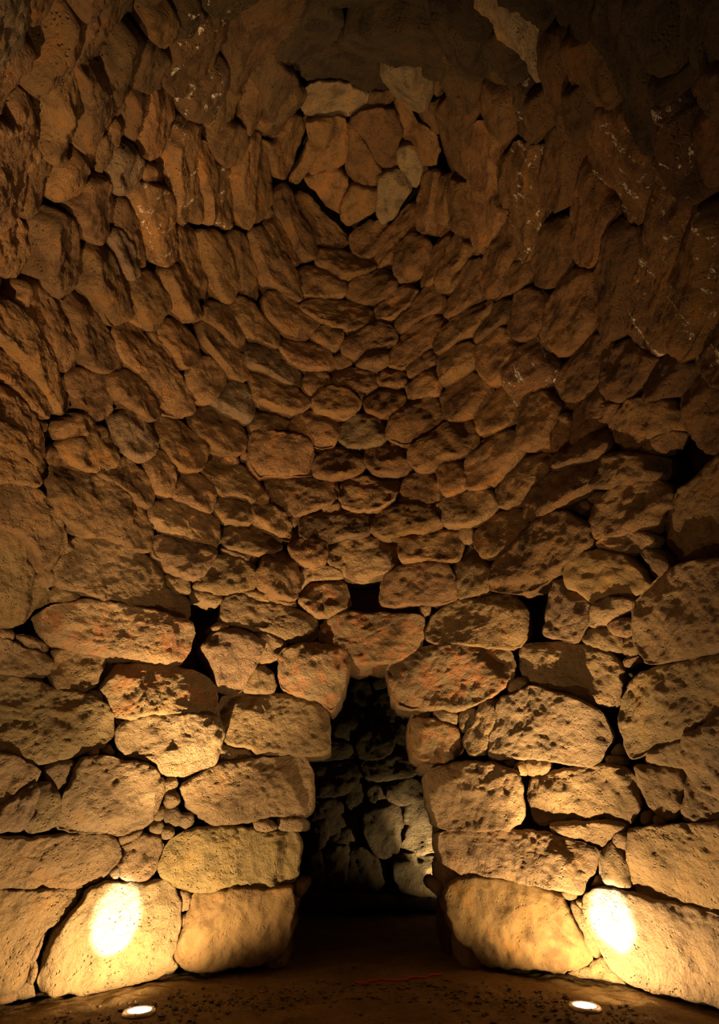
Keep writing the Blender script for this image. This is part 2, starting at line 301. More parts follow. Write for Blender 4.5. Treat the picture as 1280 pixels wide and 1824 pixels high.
STONES = """
-82 1487 -64 1486 47 1490 103 1488 132 1483 162 1481 203 1485 221 1506 221 1533 178 1573 164 1580 148 1585 120 1585 78 1587 0 1589 -26 1592 -65 1593 -82 1591 -84 1573 -84 1505
-82 1585 -64 1583 -22 1582 20 1585 62 1584 130 1581 144 1579 161 1586 150 1602 131 1626 121 1639 96 1654 85 1659 71 1686 60 1719 52 1752 24 1773 -63 1792 -82 1795 -84 1776 -84 1603
h:186 1569 201 1570 253 1572 282 1569 301 1568 322 1581 326 1611 327 1630 326 1649 316 1691 307 1704 324 1723 308 1734 282 1746 251 1756 157 1773 76 1779 70 1758 88 1681 105 1646 126 1626 143 1605 158 1581 172 1574
256 1482 283 1487 296 1493 300 1507 291 1523 280 1552 273 1565 257 1577 230 1573 212 1563 211 1542 221 1506 244 1491
d:185 1560 198 1551 216 1542 220 1570 202 1575 186 1576
d:323 1586 347 1592 343 1610 339 1626 321 1626 321 1607
d:321 1632 338 1631 330 1657 318 1656
d:297 1440 317 1434 332 1454 328 1471 309 1476 293 1466
d:327 1449 347 1446 351 1467 335 1480 320 1469
d:272 1468 291 1460 299 1475 288 1491 270 1487
d:294 1472 311 1469 317 1484 306 1499 288 1493
d:279 1441 299 1434 298 1459 288 1468 278 1463
d:216 1489 246 1474 263 1478 255 1489 242 1498 229 1508 214 1506
y:276 1549 296 1498 312 1490 342 1475 394 1467 426 1470 456 1477 472 1478 519 1478 537 1479 542 1496 544 1511 539 1550 529 1573 515 1578 466 1588 425 1583 372 1592 344 1592 330 1590 307 1575 284 1566
sj:344 1590 371 1585 425 1578 475 1582 504 1577 522 1577 526 1598 527 1624 523 1640 518 1672 510 1702 476 1721 438 1726 419 1724 364 1734 349 1738 332 1731 315 1721 306 1703 322 1660 328 1648 334 1633
j:450 1462 479 1457 499 1475 475 1484 454 1480
j:491 1455 511 1454 524 1455 543 1458 540 1482 518 1482 496 1480
jd:525 1572 546 1577 546 1596 531 1605 520 1598
dj:467 1725 488 1708 500 1700 510 1711 510 1733 492 1736 474 1738
d:300 1703 321 1720 318 1740 290 1740 293 1720
j:780 1485 799 1479 818 1475 850 1477 897 1476 944 1477 977 1480 1009 1495 1039 1500 1068 1512 1065 1532 1053 1564 1043 1579 1038 1594 999 1589 954 1577 912 1567 875 1563 830 1562 792 1541 784 1527 780 1505
sj:815 1561 837 1558 881 1560 913 1563 960 1574 994 1589 1013 1616 1031 1651 1041 1676 1058 1709 1040 1726 994 1738 958 1730 913 1727 874 1726 855 1716 839 1692 817 1685 805 1662 800 1640 788 1615 785 1593 799 1573
dj:786 1573 771 1577 767 1590 775 1603 789 1600
dj:784 1536 795 1540 819 1550 835 1561 817 1568 802 1577 787 1596 783 1568
dj:814 1682 843 1689 858 1714 861 1737 846 1738 817 1738 814 1703
b:653 1430 681 1424 712 1429 725 1443 731 1474 725 1502 709 1518 678 1527 659 1505 647 1480
b:716 1430 762 1427 800 1455 806 1502 788 1521 756 1524 731 1518 712 1515 728 1486
b:703 1530 731 1521 781 1527 819 1533 819 1580 788 1596 762 1594 734 1590 716 1586 706 1562
b:628 1515 644 1512 666 1527 684 1546 689 1562 675 1577 669 1590 631 1591 614 1580 619 1540
b:578 1510 628 1508 619 1536 612 1580 581 1580
b:581 1455 631 1455 638 1471 631 1496 619 1508 581 1505
b:553 1468 581 1455 586 1486 575 1512 553 1512
b:550 1518 575 1515 578 1580 553 1580
b:538 1583 625 1593 694 1593 694 1618 538 1618
b:697 1596 762 1599 819 1602 819 1624 697 1621
h:1039 1585 1067 1580 1106 1584 1178 1606 1213 1611 1264 1626 1301 1640 1338 1652 1354 1658 1355 1675 1355 1768 1352 1794 1350 1823 1334 1818 1279 1801 1223 1785 1161 1773 1136 1764 1122 1761 1110 1755 1088 1737 1069 1708 1056 1675 1040 1650 1031 1611
d:1012 1605 1027 1613 1038 1622 1051 1654 1071 1690 1059 1714 1043 1694 1038 1679 1027 1650 1011 1625
d:992 1585 1016 1579 1029 1599 1003 1608
d:1020 1604 1037 1606 1036 1626 1022 1617
d:1061 1519 1072 1508 1087 1496 1100 1511 1118 1540 1122 1567 1121 1585 1099 1586 1077 1586 1062 1567 1059 1540
d:1091 1481 1113 1478 1115 1494 1117 1510 1105 1521 1090 1511 1085 1493
1115 1477 1134 1473 1167 1471 1195 1467 1237 1466 1293 1459 1335 1456 1353 1457 1355 1476 1355 1616 1353 1635 1334 1635 1307 1632 1279 1631 1251 1625 1210 1615 1169 1608 1137 1597 1122 1583 1116 1559 1112 1537 1111 1512
d:968 1467 987 1463 1015 1462 1071 1458 1100 1460 1121 1471 1113 1487 1088 1490 1076 1512 1040 1505 1009 1494 977 1486
-82 1124 -65 1123 -26 1126 1 1131 17 1138 47 1146 98 1168 101 1189 92 1210 73 1220 46 1209 31 1206 -1 1202 -13 1202 -65 1200 -82 1198 -84 1181 -84 1141
-3:103 1152 157 1157 189 1166 209 1180 204 1205 187 1220 169 1228 151 1234 105 1232 93 1224 94 1187 97 1171
r+4:79 1082 108 1074 136 1070 150 1066 165 1066 222 1076 250 1079 313 1099 341 1106 348 1125 340 1142 335 1160 326 1174 315 1188 297 1188 255 1183 216 1182 202 1180 174 1170 92 1153 77 1128 78 1113
r:206 1181 225 1179 256 1179 301 1184 316 1185 347 1193 362 1195 390 1221 392 1254 389 1273 370 1275 341 1274 297 1274 251 1275 232 1284 200 1277 194 1252 187 1241 179 1224 193 1204
-1:-82 1193 -65 1191 -26 1193 -13 1194 45 1204 94 1221 107 1227 158 1232 191 1252 208 1273 209 1301 201 1317 190 1332 164 1339 136 1353 96 1357 62 1370 39 1359 15 1344 -25 1343 -65 1339 -83 1335 -84 1318 -84 1210
-82 1336 -63 1335 -18 1337 13 1340 31 1349 62 1364 78 1374 66 1395 33 1408 11 1431 -19 1439 -62 1447 -82 1448 -84 1429 -84 1355
g:-36 1444 -20 1435 7 1425 30 1404 63 1388 65 1405 65 1419 50 1454 44 1478 27 1482 -17 1483 -36 1482 -37 1462
g:66 1393 92 1389 107 1408 111 1431 108 1471 78 1482 61 1486 40 1471 54 1430
144 1348 160 1345 188 1344 220 1352 251 1358 268 1361 287 1376 290 1401 274 1414 277 1441 280 1458 270 1474 242 1482 215 1493 198 1486 124 1483 106 1479 104 1462 106 1448 108 1417 128 1386 134 1364
d:86 1360 106 1354 125 1350 140 1358 128 1395 113 1416 97 1403 82 1380
236 1275 281 1271 344 1270 372 1272 389 1277 399 1302 397 1319 391 1348 381 1368 327 1382 312 1385 286 1381 273 1358 232 1347 217 1343 208 1330 200 1315 210 1290
d:213 1337 233 1341 251 1345 264 1351 278 1360 260 1362 216 1356
d:161 1227 184 1227 196 1250 181 1256 167 1247 153 1239
d:157 1330 180 1329 181 1350 160 1349
d:203 1277 229 1277 216 1296
d:270 1412 281 1395 294 1379 303 1400 293 1427 289 1443 282 1463 272 1445
d:293 1398 312 1389 323 1397 315 1414 298 1416
d:300 1409 322 1412 325 1434 303 1444 293 1431
d:34 1130 53 1127 67 1133 97 1144 100 1164 74 1164 46 1146
359 1150 378 1128 389 1119 422 1110 438 1117 452 1126 474 1150 468 1170 446 1207 439 1231 412 1236 387 1231 384 1207 378 1181
d:438 1116 459 1119 477 1124 507 1136 515 1151 502 1174 476 1180 454 1182 466 1158 469 1148 449 1130
d:447 1201 457 1182 479 1178 498 1216 489 1234 471 1235 436 1234 435 1218
rj+4:492 1171 504 1154 518 1148 534 1144 549 1143 583 1145 601 1145 624 1158 622 1191 612 1231 601 1257 590 1269 578 1258 569 1248 533 1240 515 1235 496 1225 495 1188
j:391 1239 409 1233 424 1230 441 1231 504 1231 520 1233 571 1246 592 1268 593 1300 591 1338 575 1346 537 1348 520 1345 488 1337 456 1346 440 1333 408 1328 396 1318 385 1278
d:391 1322 409 1324 439 1329 451 1341 487 1334 519 1337 537 1341 519 1346 474 1351 391 1360 390 1341
j:318 1398 348 1381 383 1359 402 1353 417 1353 487 1346 530 1344 545 1344 553 1354 559 1372 559 1385 560 1412 559 1445 539 1460 488 1456 451 1466 432 1469 396 1472 376 1475 356 1458 337 1445 321 1417
d:297 1389 317 1379 322 1401 310 1412 298 1409
d:296 1410 322 1408 326 1430 311 1443 297 1439
d:329 1372 350 1369 362 1379 347 1387 329 1392
b:625 1203 653 1209 662 1234 659 1262 628 1259 622 1231
b:597 1266 625 1262 647 1266 648 1294 641 1316 600 1316 591 1294
b:566 1322 622 1322 631 1347 591 1353 556 1356
b:634 1325 653 1300 691 1288 703 1319 688 1350 644 1353
b:547 1369 597 1362 631 1359 644 1388 616 1416 547 1419
b:612 1394 644 1391 653 1434 650 1450 631 1453 612 1422
b:544 1428 606 1425 612 1444 616 1484 544 1491
b:600 1194 622 1188 659 1191 656 1206 625 1202 619 1231 600 1234
b:581 1238 619 1234 625 1259 594 1264 578 1262
b:662 1191 694 1191 700 1206 688 1225 666 1228
b:666 1234 691 1228 716 1231 719 1284 691 1286 672 1275 664 1262
b:650 1269 666 1269 669 1284 653 1297
b:691 1288 716 1288 738 1319 738 1344 706 1341 703 1319
b:647 1356 688 1353 706 1344 744 1347 744 1381 691 1391 656 1391
b:650 1397 691 1397 684 1431 656 1431
b:694 1394 744 1384 762 1428 744 1441 706 1431 688 1425
b:600 1156 719 1156 719 1186 600 1186
b:556 1319 594 1269 594 1316
rj+4:689 1184 724 1157 758 1149 775 1146 819 1144 882 1150 914 1158 920 1192 905 1220 879 1240 852 1255 827 1264 813 1267 783 1264 754 1264 725 1263 706 1256 697 1234 687 1203
rj:730 1274 776 1278 813 1290 825 1311 824 1340 803 1359 762 1358 737 1350 728 1319 724 1294
d:763 1268 787 1259 803 1263 820 1270 812 1292 794 1289 780 1284
d:814 1264 846 1257 854 1283 834 1297 817 1310 811 1288
dj:729 1264 747 1261 768 1260 764 1280 747 1280 730 1278
820 1312 847 1280 850 1250 868 1244 889 1241 887 1282 871 1319 868 1343 852 1347 834 1349 825 1331
j:759 1371 793 1361 807 1357 837 1353 882 1357 915 1368 931 1389 935 1428 935 1444 933 1464 909 1479 892 1480 836 1479 809 1480 795 1478 780 1474 775 1459 759 1400
d:891 1351 914 1347 915 1365 898 1367
d:911 1361 930 1350 938 1372 929 1384 915 1377
d:929 1352 953 1350 974 1350 979 1374 960 1386 933 1383
dj:743 1356 758 1355 773 1355 790 1356 786 1371 770 1371 756 1371
d:910 1204 933 1205 941 1220 920 1238 899 1238 901 1219
917 1147 939 1144 973 1139 987 1138 1031 1142 1060 1152 1076 1156 1102 1175 1103 1193 1101 1225 1097 1245 1081 1259 1054 1257 1041 1252 1017 1240 967 1228 940 1220 922 1210 914 1179 915 1164
d:1023 1135 1037 1122 1051 1115 1081 1116 1101 1130 1104 1145 1104 1163 1079 1164 1041 1150
d:1098 1135 1125 1127 1138 1150 1126 1163 1112 1172 1097 1161
g:884 1244 901 1236 916 1231 945 1218 981 1228 1022 1237 1049 1251 1072 1264 1084 1289 1090 1316 1075 1347 1064 1358 1050 1368 1001 1363 967 1355 936 1353 908 1352 879 1357 863 1350 868 1315 881 1278
1135 1194 1160 1185 1175 1180 1237 1168 1279 1155 1307 1149 1349 1143 1368 1142 1370 1161 1370 1243 1369 1260 1351 1265 1295 1275 1282 1277 1254 1289 1211 1314 1195 1323 1153 1340 1124 1356 1113 1338 1105 1322 1100 1306 1094 1275 1096 1246 1111 1216 1123 1206
1281 1270 1253 1285 1231 1300 1218 1310 1219 1331 1218 1350 1219 1374 1246 1403 1272 1423 1298 1430 1350 1441 1368 1442 1370 1424 1370 1270 1368 1252 1349 1254 1295 1266
d:1136 1345 1185 1322 1202 1316 1224 1312 1223 1349 1220 1370 1192 1369 1176 1366 1140 1362
d:1119 1362 1145 1359 1161 1361 1207 1364 1214 1390 1211 1432 1202 1456 1176 1463 1152 1449 1140 1427 1134 1415 1124 1385
d:1211 1374 1235 1375 1248 1401 1266 1415 1308 1425 1336 1434 1354 1441 1354 1469 1334 1470 1280 1465 1252 1468 1223 1472 1204 1465 1205 1443 1209 1409
935 1384 967 1375 982 1370 1008 1364 1035 1362 1066 1359 1101 1360 1123 1377 1134 1401 1137 1439 1131 1455 1121 1472 1080 1460 1056 1463 976 1467 951 1476 939 1459 933 1446 928 1412
d:1132 1446 1154 1442 1164 1461 1146 1474 1132 1465
d:1158 1452 1183 1456 1180 1473 1161 1476
d:1069 1344 1097 1346 1101 1365 1072 1364
90 825 120 827 165 839 190 855 241 885 267 910 277 942 275 960 270 982 243 985 202 965 187 961 154 956 140 952 114 941 100 930 86 916 77 883 84 849
134 950 154 949 188 951 221 970 245 978 272 982 305 1003 304 1027 301 1043 331 1055 348 1065 349 1090 340 1112 318 1108 249 1086 202 1077 186 1075 169 1068 154 1060 139 1055 101 1046 98 1018 103 994 114 981
d:100 1043 132 1046 148 1052 165 1064 148 1075 116 1075 97 1072
-85 921 -65 918 -26 920 2 926 20 940 43 953 62 979 67 1000 80 1017 97 1041 104 1055 96 1079 73 1087 62 1105 38 1121 -6 1128 -20 1130 -64 1130 -84 1127 -87 1107 -87 941
-84 814 -64 813 -25 816 1 822 27 837 38 848 62 866 74 879 86 895 94 917 107 938 114 965 102 986 97 1008 74 1025 60 1003 56 981 38 960 14 942 -27 939 -67 929 -85 923 -87 904 -87 834
214 807 242 816 265 838 280 863 285 888 268 910 243 899 227 882 197 864 165 849 173 835 197 828
259 815 280 791 299 808 312 824 314 865 306 889 277 885 270 860 260 841
315 837 345 835 363 840 379 849 395 869 393 888 382 915 359 910 325 898 304 889 306 863
267 893 284 886 300 883 331 895 384 912 400 921 398 964 384 980 343 966 329 963 300 952 286 944 264 923
269 952 300 949 345 960 373 970 390 978 381 998 359 1034 341 1034 299 1021 292 999 271 987
d:297 1018 327 1024 343 1030 347 1058 326 1057 311 1053 297 1041
d:101 969 117 961 137 957 141 981 123 991 107 999 92 996
d:78 1014 101 1008 105 1028 111 1041 93 1049 75 1031
d:-1 1119 19 1120 39 1121 30 1145 13 1142 -2 1139 -22 1129
368 801 389 799 405 814 427 821 445 823 461 842 473 862 480 883 476 904 451 907 438 890 414 885 392 884 374 851 365 843 356 827
391 879 419 876 446 883 454 905 452 929 438 938 410 933 396 928 379 906
446 768 470 768 504 771 520 773 554 782 564 804 563 824 560 847 537 850 476 847 459 856 443 828 441 798
558 814 577 795 610 787 626 791 643 798 658 820 646 842 629 848 614 851 581 856 560 852 554 833
643 794 667 783 704 782 732 790 735 809 735 826 722 842 705 845 672 847 650 832 645 815
470 849 487 840 503 842 551 845 566 848 604 851 610 871 603 892 552 914 534 920 514 922 491 906 473 901
603 848 643 839 661 839 677 841 715 844 710 886 677 909 657 912 637 913 610 906 600 884
448 898 476 893 503 906 516 921 535 954 526 968 500 964 482 947 454 936 445 921
d:510 911 538 913 534 946 514 933
398 933 418 930 434 929 470 932 488 945 499 957 509 976 491 987 476 993 437 986 403 977 391 956
532 916 549 908 564 904 581 906 597 906 612 904 640 905 657 907 669 929 661 951 643 956 628 957 582 966 552 966 536 967 527 949
d:575 893 599 886 617 908 591 916 572 911
o:513 962 533 958 550 957 582 961 586 980 582 1001 566 1016 539 1009 521 999 510 982
578 972 598 957 629 952 643 949 660 948 693 952 712 964 714 982 715 1000 700 1013 685 1023 656 1031 639 1030 620 1030 607 1018 581 1008
384 980 410 983 456 996 461 1017 460 1032 456 1049 435 1055 403 1061 360 1052 342 1045 363 1016
o:471 985 505 977 518 986 529 996 536 1017 535 1056 526 1072 486 1065 458 1048 453 1023 461 1004
r:534 1054 549 1028 581 1023 620 1025 632 1081 607 1086 581 1103 563 1097 540 1081 529 1069
d:530 1008 565 1004 582 1001 615 1018 614 1030 566 1032 552 1034 537 1051 530 1029
398 1060 419 1053 438 1059 469 1071 504 1072 537 1080 553 1087 574 1103 570 1132 555 1147 535 1146 517 1143 474 1126 433 1118 394 1109 388 1092
d:341 1046 359 1047 389 1053 406 1057 395 1083 375 1072 344 1067
d:376 1116 393 1103 418 1113 398 1124 381 1129
d:421 1055 436 1047 450 1043 464 1049 488 1061 501 1064 531 1066 534 1083 503 1078 475 1076 436 1063
d:388 970 407 973 440 980 458 982 472 992 457 1006 424 996 400 984
o:781 817 803 811 830 813 835 842 836 870 815 882 790 890 780 859 772 839
o:706 849 729 833 747 833 781 839 791 873 791 889 770 901 741 898 710 897 703 881
769 899 792 882 830 871 867 867 883 881 886 902 868 924 840 939 799 942 779 930 768 916
o:658 907 702 892 738 891 773 895 779 918 791 934 773 944 757 952 738 952 719 955 704 958 687 960 658 951 653 927
o:711 951 743 945 775 936 794 935 818 937 826 967 821 996 802 1001 788 1002 756 998 730 1003 710 1003 706 974
d:813 935 841 931 844 958 824 969 811 954
o:836 954 844 938 853 925 878 905 916 896 941 908 939 939 928 952 917 961 897 983 885 993 860 999 841 977
872 876 880 862 897 840 925 807 942 802 958 799 981 802 978 823 973 839 952 859 943 869 931 892 914 900 897 907 877 899
931 875 945 860 956 845 972 836 1005 824 1068 810 1073 828 1074 844 1043 878 1017 893 983 917 956 931 934 927 926 903
o:871 1029 878 994 918 954 938 933 981 913 999 906 1030 918 1057 934 1057 969 1041 982 1028 990 1005 1017 975 1040 940 1057 894 1058 871 1053
o:674 1052 680 1020 695 1011 723 999 776 993 804 1001 818 1064 802 1072 788 1077 763 1077 703 1083 688 1081 672 1078
800 1004 821 965 841 969 854 978 863 990 875 1002 878 1018 876 1050 859 1057 831 1064 812 1066 804 1031
764 1092 797 1069 837 1057 882 1051 909 1054 937 1080 937 1111 934 1144 917 1153 901 1160 862 1152 833 1151 774 1151 753 1137 758 1110
d:738 1077 765 1071 767 1092 751 1100
rj-1:599 1087 619 1081 648 1089 663 1090 677 1088 721 1089 753 1092 760 1111 757 1144 736 1169 694 1185 664 1184 618 1186 601 1169 576 1147 562 1134 569 1106
k-3:1046 902 1068 877 1110 848 1141 851 1157 851 1170 861 1180 875 1175 899 1162 918 1156 942 1139 949 1125 950 1099 958 1072 962 1054 963 1045 930
1071 809 1089 804 1104 802 1132 804 1159 810 1161 827 1165 843 1156 857 1112 855 1080 875 1050 867 1060 848 1069 840
k-10:1153 944 1155 919 1165 901 1173 884 1184 872 1211 855 1225 842 1237 827 1249 816 1262 808 1277 802 1349 792 1370 792 1373 812 1373 929 1372 948 1353 956 1297 977 1256 994 1227 1001 1187 1014 1174 996 1159 970
d:1048 971 1065 957 1079 952 1117 942 1145 945 1162 954 1160 981 1136 986 1117 988 1072 982
s:999 1015 1025 985 1054 975 1102 981 1126 995 1147 1019 1158 1045 1133 1063 1100 1061 1054 1080 1028 1055 1003 1048
d:1129 978 1160 972 1185 995 1193 1013 1169 1034 1154 1010 1143 1001
976 1036 1004 1022 1008 1046 1031 1052 1052 1073 1052 1093 1038 1121 1024 1145 1003 1143 986 1138 969 1131 971 1117
1039 1111 1051 1077 1079 1064 1105 1061 1130 1067 1127 1083 1114 1092 1075 1117 1049 1120
d:1084 1063 1098 1053 1112 1047 1131 1055 1128 1076 1104 1066
r:1073 1113 1097 1097 1115 1099 1133 1103 1130 1126 1111 1136 1085 1129
1121 1081 1140 1056 1167 1029 1206 1002 1236 997 1279 993 1350 988 1368 988 1370 1006 1370 1126 1369 1143 1351 1148 1295 1158 1281 1160 1250 1168 1234 1173 1193 1180 1178 1183 1159 1186 1132 1157 1129 1141
11 531 23 514 35 501 66 490 84 516 102 533 112 545 122 575 139 605 144 627 154 651 126 665 103 656 86 633 65 606 35 565 24 553
106 540 121 519 148 515 162 524 173 535 191 564 205 592 214 620 220 634 222 657 202 660 177 668 158 654 144 640 133 609 119 581 112 562
220 499 248 485 262 479 282 476 303 511 317 532 309 557 293 577 272 596 254 578 238 555 228 536
d:226 552 241 548 249 560 256 571 269 587 257 588 238 572
200 597 209 573 231 558 252 569 277 595 303 627 310 638 326 659 344 702 346 718 344 737 320 748 288 738 277 723 254 680 220 652 206 624
279 584 297 565 325 563 353 591 361 607 366 626 355 648 338 655 319 660 312 637 290 609
d:267 594 283 582 306 611 320 644 312 657 302 645 285 624
284 482 305 463 329 474 366 537 362 569 334 578 318 561 307 545 303 529 290 501
195 671 209 658 226 651 252 671 268 694 281 715 279 741 260 756 236 738 211 724 196 698
113 670 139 652 160 653 173 659 199 643 206 662 205 694 209 711 207 726 201 743 174 755 149 739 123 690
-84 516 -63 516 -6 524 10 528 34 554 42 566 68 601 103 646 112 656 128 683 141 723 117 746 97 729 79 704 54 673 21 637 -6 615 -16 607 -72 569 -86 558 -87 538
-84 604 -63 604 -24 614 5 619 32 640 82 701 103 730 92 754 55 734 43 721 9 682 -14 672 -68 654 -86 646 -87 626
-84 672 -64 672 -25 678 5 681 18 692 48 724 70 750 94 776 93 797 87 820 66 812 44 795 14 766 -21 753 -69 733 -86 724 -87 692
-83 721 -62 726 -23 741 3 754 35 778 56 797 80 814 90 828 91 856 63 859 43 832 21 811 -4 795 -15 794 -67 784 -85 778 -87 743
-84 772 -64 772 -25 778 2 787 13 798 37 817 56 838 69 850 60 870 29 863 2 860 -26 861 -66 855 -85 850 -87 831 -87 792
104 787 129 774 144 769 178 751 200 769 206 786 209 801 211 832 182 840 167 842 152 843 120 831 104 809
101 754 127 737 151 731 171 745 173 763 139 779 124 783 103 784
d:80 801 108 790 128 810 123 830 92 833
g:195 743 209 731 226 723 268 752 277 767 285 784 280 804 259 824 240 821 225 815 207 798 191 767
o:271 745 296 730 331 747 345 761 357 775 376 794 371 819 354 841 330 844 308 830 287 798 274 775
330 658 351 633 377 631 390 640 403 650 410 679 398 704 377 720 358 718 341 710 328 687
354 551 377 532 407 538 422 567 446 606 440 634 419 622 405 611 381 586 357 570
359 563 383 580 392 590 410 609 437 631 449 657 435 684 407 675 398 654 373 634 358 611 354 592
399 540 414 526 431 519 464 533 475 560 497 580 505 604 495 624 470 616 437 602
464 526 486 512 504 517 519 524 536 546 546 555 558 562 574 575 561 595 545 607 511 598 482 575 467 555
g:437 611 456 603 491 617 517 642 530 651 544 662 545 683 532 697 498 683 470 667 440 657 433 635
498 594 533 595 552 600 570 607 598 624 603 655 575 661 535 658 511 647 493 624
440 658 470 662 505 681 546 697 559 710 548 730 532 737 516 742 468 723 448 714 440 686
g:400 683 419 670 435 678 445 689 456 711 458 737 441 758 422 741 401 733 388 724 374 711 396 700
o:339 732 357 721 375 713 405 728 441 750 444 769 445 786 435 812 408 813 367 794 341 763
441 749 463 719 496 725 507 734 519 746 514 762 506 777 474 777 446 771
510 748 535 725 553 725 567 728 603 743 611 757 598 795 568 801 535 782 510 774
o:552 708 573 689 601 685 631 703 647 719 631 740 607 747 572 740 554 727
g:598 755 626 733 654 729 669 734 685 742 697 769 684 789 654 796 639 798 623 797 598 782
536 673 554 654 585 657 596 680 577 694 553 709 535 694
586 657 610 646 655 649 677 660 675 688 644 699 613 698 586 685
o:640 712 656 689 684 684 716 691 729 714 712 740 685 748 651 734
631 637 647 624 680 619 695 632 692 653 669 661 652 656 634 653
550 593 566 579 581 575 610 582 613 609 597 626 571 614
605 606 619 593 633 584 650 578 668 569 686 574 701 582 713 601 698 622 668 627 655 630 631 640 606 629
528 546 546 531 564 523 582 525 614 526 642 533 655 538 674 547 670 575 637 590 616 595 589 583 576 579 544 564
519 476 540 467 560 460 580 469 597 479 620 501 620 525 600 529 572 531 556 531 536 527 526 502
610 510 622 498 634 489 648 485 675 473 691 477 709 483 710 502 707 519 691 527 676 538 658 540 642 539 614 530
d:435 772 456 768 461 788 440 794
d:433 797 451 798 450 817 432 817
d:400 805 427 808 433 827 404 824
d:584 633 603 624 622 622 632 644 615 653 597 657
d:625 692 653 694 644 718 627 710
663 539 706 507 725 494 747 510 739 529 731 543 701 572 668 574
690 585 700 567 719 549 726 538 741 511 770 495 794 520 798 541 779 557 744 569 714 595
688 626 710 593 737 567 772 551 799 560 792 587 773 613 751 632 720 660 686 654
717 649 739 635 758 617 773 607 785 624 784 645 754 665 726 677
670 658 696 650 725 657 726 688 703 693 687 689 669 683
720 682 749 661 774 651 782 672 787 688 778 706 751 708 731 718 719 705
768 613 789 581 801 569 829 549 857 533 882 530 877 558 867 572 860 589 844 602 822 608 805 625 782 640
d:815 606 831 593 849 608 828 621
777 647 785 635 795 623 830 609 853 610 857 637 845 650 834 659 807 674 788 688 772 673
o:773 706 784 688 796 671 831 654 848 659 865 665 883 690 860 723 845 742 818 751 791 757 780 730
o:687 756 700 741 711 730 726 711 755 702 778 701 791 731 798 752 773 771 753 791 737 794 721 795 686 782
o:729 802 747 785 801 746 830 743 848 746 856 781 848 796 837 807 815 818 787 820 778 836 756 841 728 833
o:842 740 851 717 864 704 875 691 890 683 908 675 928 724 931 744 917 757 904 766 876 775 847 775 843 755
825 821 842 794 852 783 865 770 900 761 930 768 935 799 921 823 900 847 875 873 850 878 828 873 826 853 827 838
o:850 624 872 591 902 578 916 591 928 605 919 643 904 662 907 678 881 693 868 679 860 667 851 647
ow:903 653 921 619 952 592 966 603 976 614 993 646 989 679 976 691 963 697 935 706 930 730 909 712 903 686
o:928 719 935 698 954 693 975 690 998 718 992 755 978 781 953 802 926 804 922 760 922 746
839 595 858 570 865 557 877 532 907 528 910 552 909 571 893 588 874 598 866 608 851 618
900 563 903 548 904 529 920 516 940 506 958 517 971 529 969 559 969 574 963 588 954 602 933 613 909 596 903 580
777 500 789 476 804 467 817 456 838 458 831 480 817 511 805 527 782 524
d:981 752 990 740 1005 726 1020 750 1002 809 979 802 979 783
o:963 537 970 518 979 501 1009 470 1029 472 1049 478 1052 499 1053 543 1055 556 1055 573 1045 588 1035 599 1020 620 996 641 973 629 960 599 961 583 964 553
ow:1258 589 1279 562 1295 558 1349 548 1370 547 1373 568 1373 665 1370 685 1350 687 1307 684 1279 678 1266 671 1252 668 1231 650 1238 631 1245 617
989 640 1017 611 1041 594 1059 589 1085 602 1087 621 1086 636 1079 653 1075 670 1066 685 1055 697 1033 715 1021 727 996 731 977 702 978 686
o:1065 685 1075 646 1085 613 1100 604 1118 598 1144 616 1177 635 1167 653 1146 688 1132 702 1117 714 1098 718 1077 719
1144 683 1151 668 1157 650 1171 638 1197 621 1217 611 1226 634 1230 655 1220 669 1192 707 1161 715 1142 706
1001 738 1013 725 1048 695 1066 684 1078 700 1083 711 1105 716 1095 736 1084 749 1057 766 1034 789 1005 813 978 801 983 779 990 762
k-3:1065 759 1094 729 1108 715 1126 703 1163 706 1183 707 1191 741 1188 766 1154 782 1130 803 1107 814 1086 797 1075 780
ok-10:1183 708 1201 685 1208 672 1224 660 1242 649 1257 658 1282 668 1295 668 1351 674 1371 679 1373 698 1373 778 1371 798 1351 801 1281 807 1255 814 1242 814 1226 810 1208 791 1184 761
984 804 1009 802 1021 793 1045 770 1070 756 1088 784 1079 811 1057 820 1041 823 982 841 969 822
d:954 778 983 767 990 804 953 805
d:1125 805 1139 786 1153 776 1167 769 1187 765 1162 798 1155 812
-83 182 -61 186 -33 196 -4 203 3 208 23 182 35 173 56 163 64 183 68 209 78 232 75 251 74 269 64 299 45 324 32 355 24 367 4 386 -22 402 -61 422 -82 429 -87 408 -87 204
-85 377 -65 375 -13 377 -3 379 18 367 45 380 60 413 61 441 59 469 53 486 43 507 22 498 -2 493 -65 490 -85 487 -87 467 -87 398
65 287 84 267 104 282 104 301 96 331 95 347 90 366 83 385 64 396 40 392 30 376 22 359 40 325
109 285 120 273 139 260 148 280 153 297 143 320 132 343 107 362 86 356 92 323 102 297
133 249 154 216 174 190 196 194 203 225 182 251 172 285 165 317 146 305 141 279 137 266
175 254 186 240 201 227 205 245 208 260 192 296 167 314 165 286
194 220 220 207 228 225 229 241 220 264 200 263 193 247
g:184 296 192 279 199 259 229 252 247 272 253 306 236 343 207 354 191 331 186 315
128 337 146 310 166 307 188 310 202 337 203 377 202 409 187 423 170 440 152 429 140 419 127 395 122 384 105 359
65 386 89 365 110 377 124 389 142 412 150 426 151 446 158 488 143 510 132 522 115 537 87 523 74 508 68 497 50 490 57 435 58 420
145 444 159 432 176 423 191 433 202 443 219 484 232 520 236 551 215 580 198 584 187 569 163 532 153 522 144 509 148 478
g:191 419 212 400 237 432 243 447 256 477 250 494 226 500 215 484 208 471 195 440
200 365 227 349 243 363 251 375 266 411 268 429 272 446 273 461 268 481 247 475 242 459 231 432 213 408 195 391
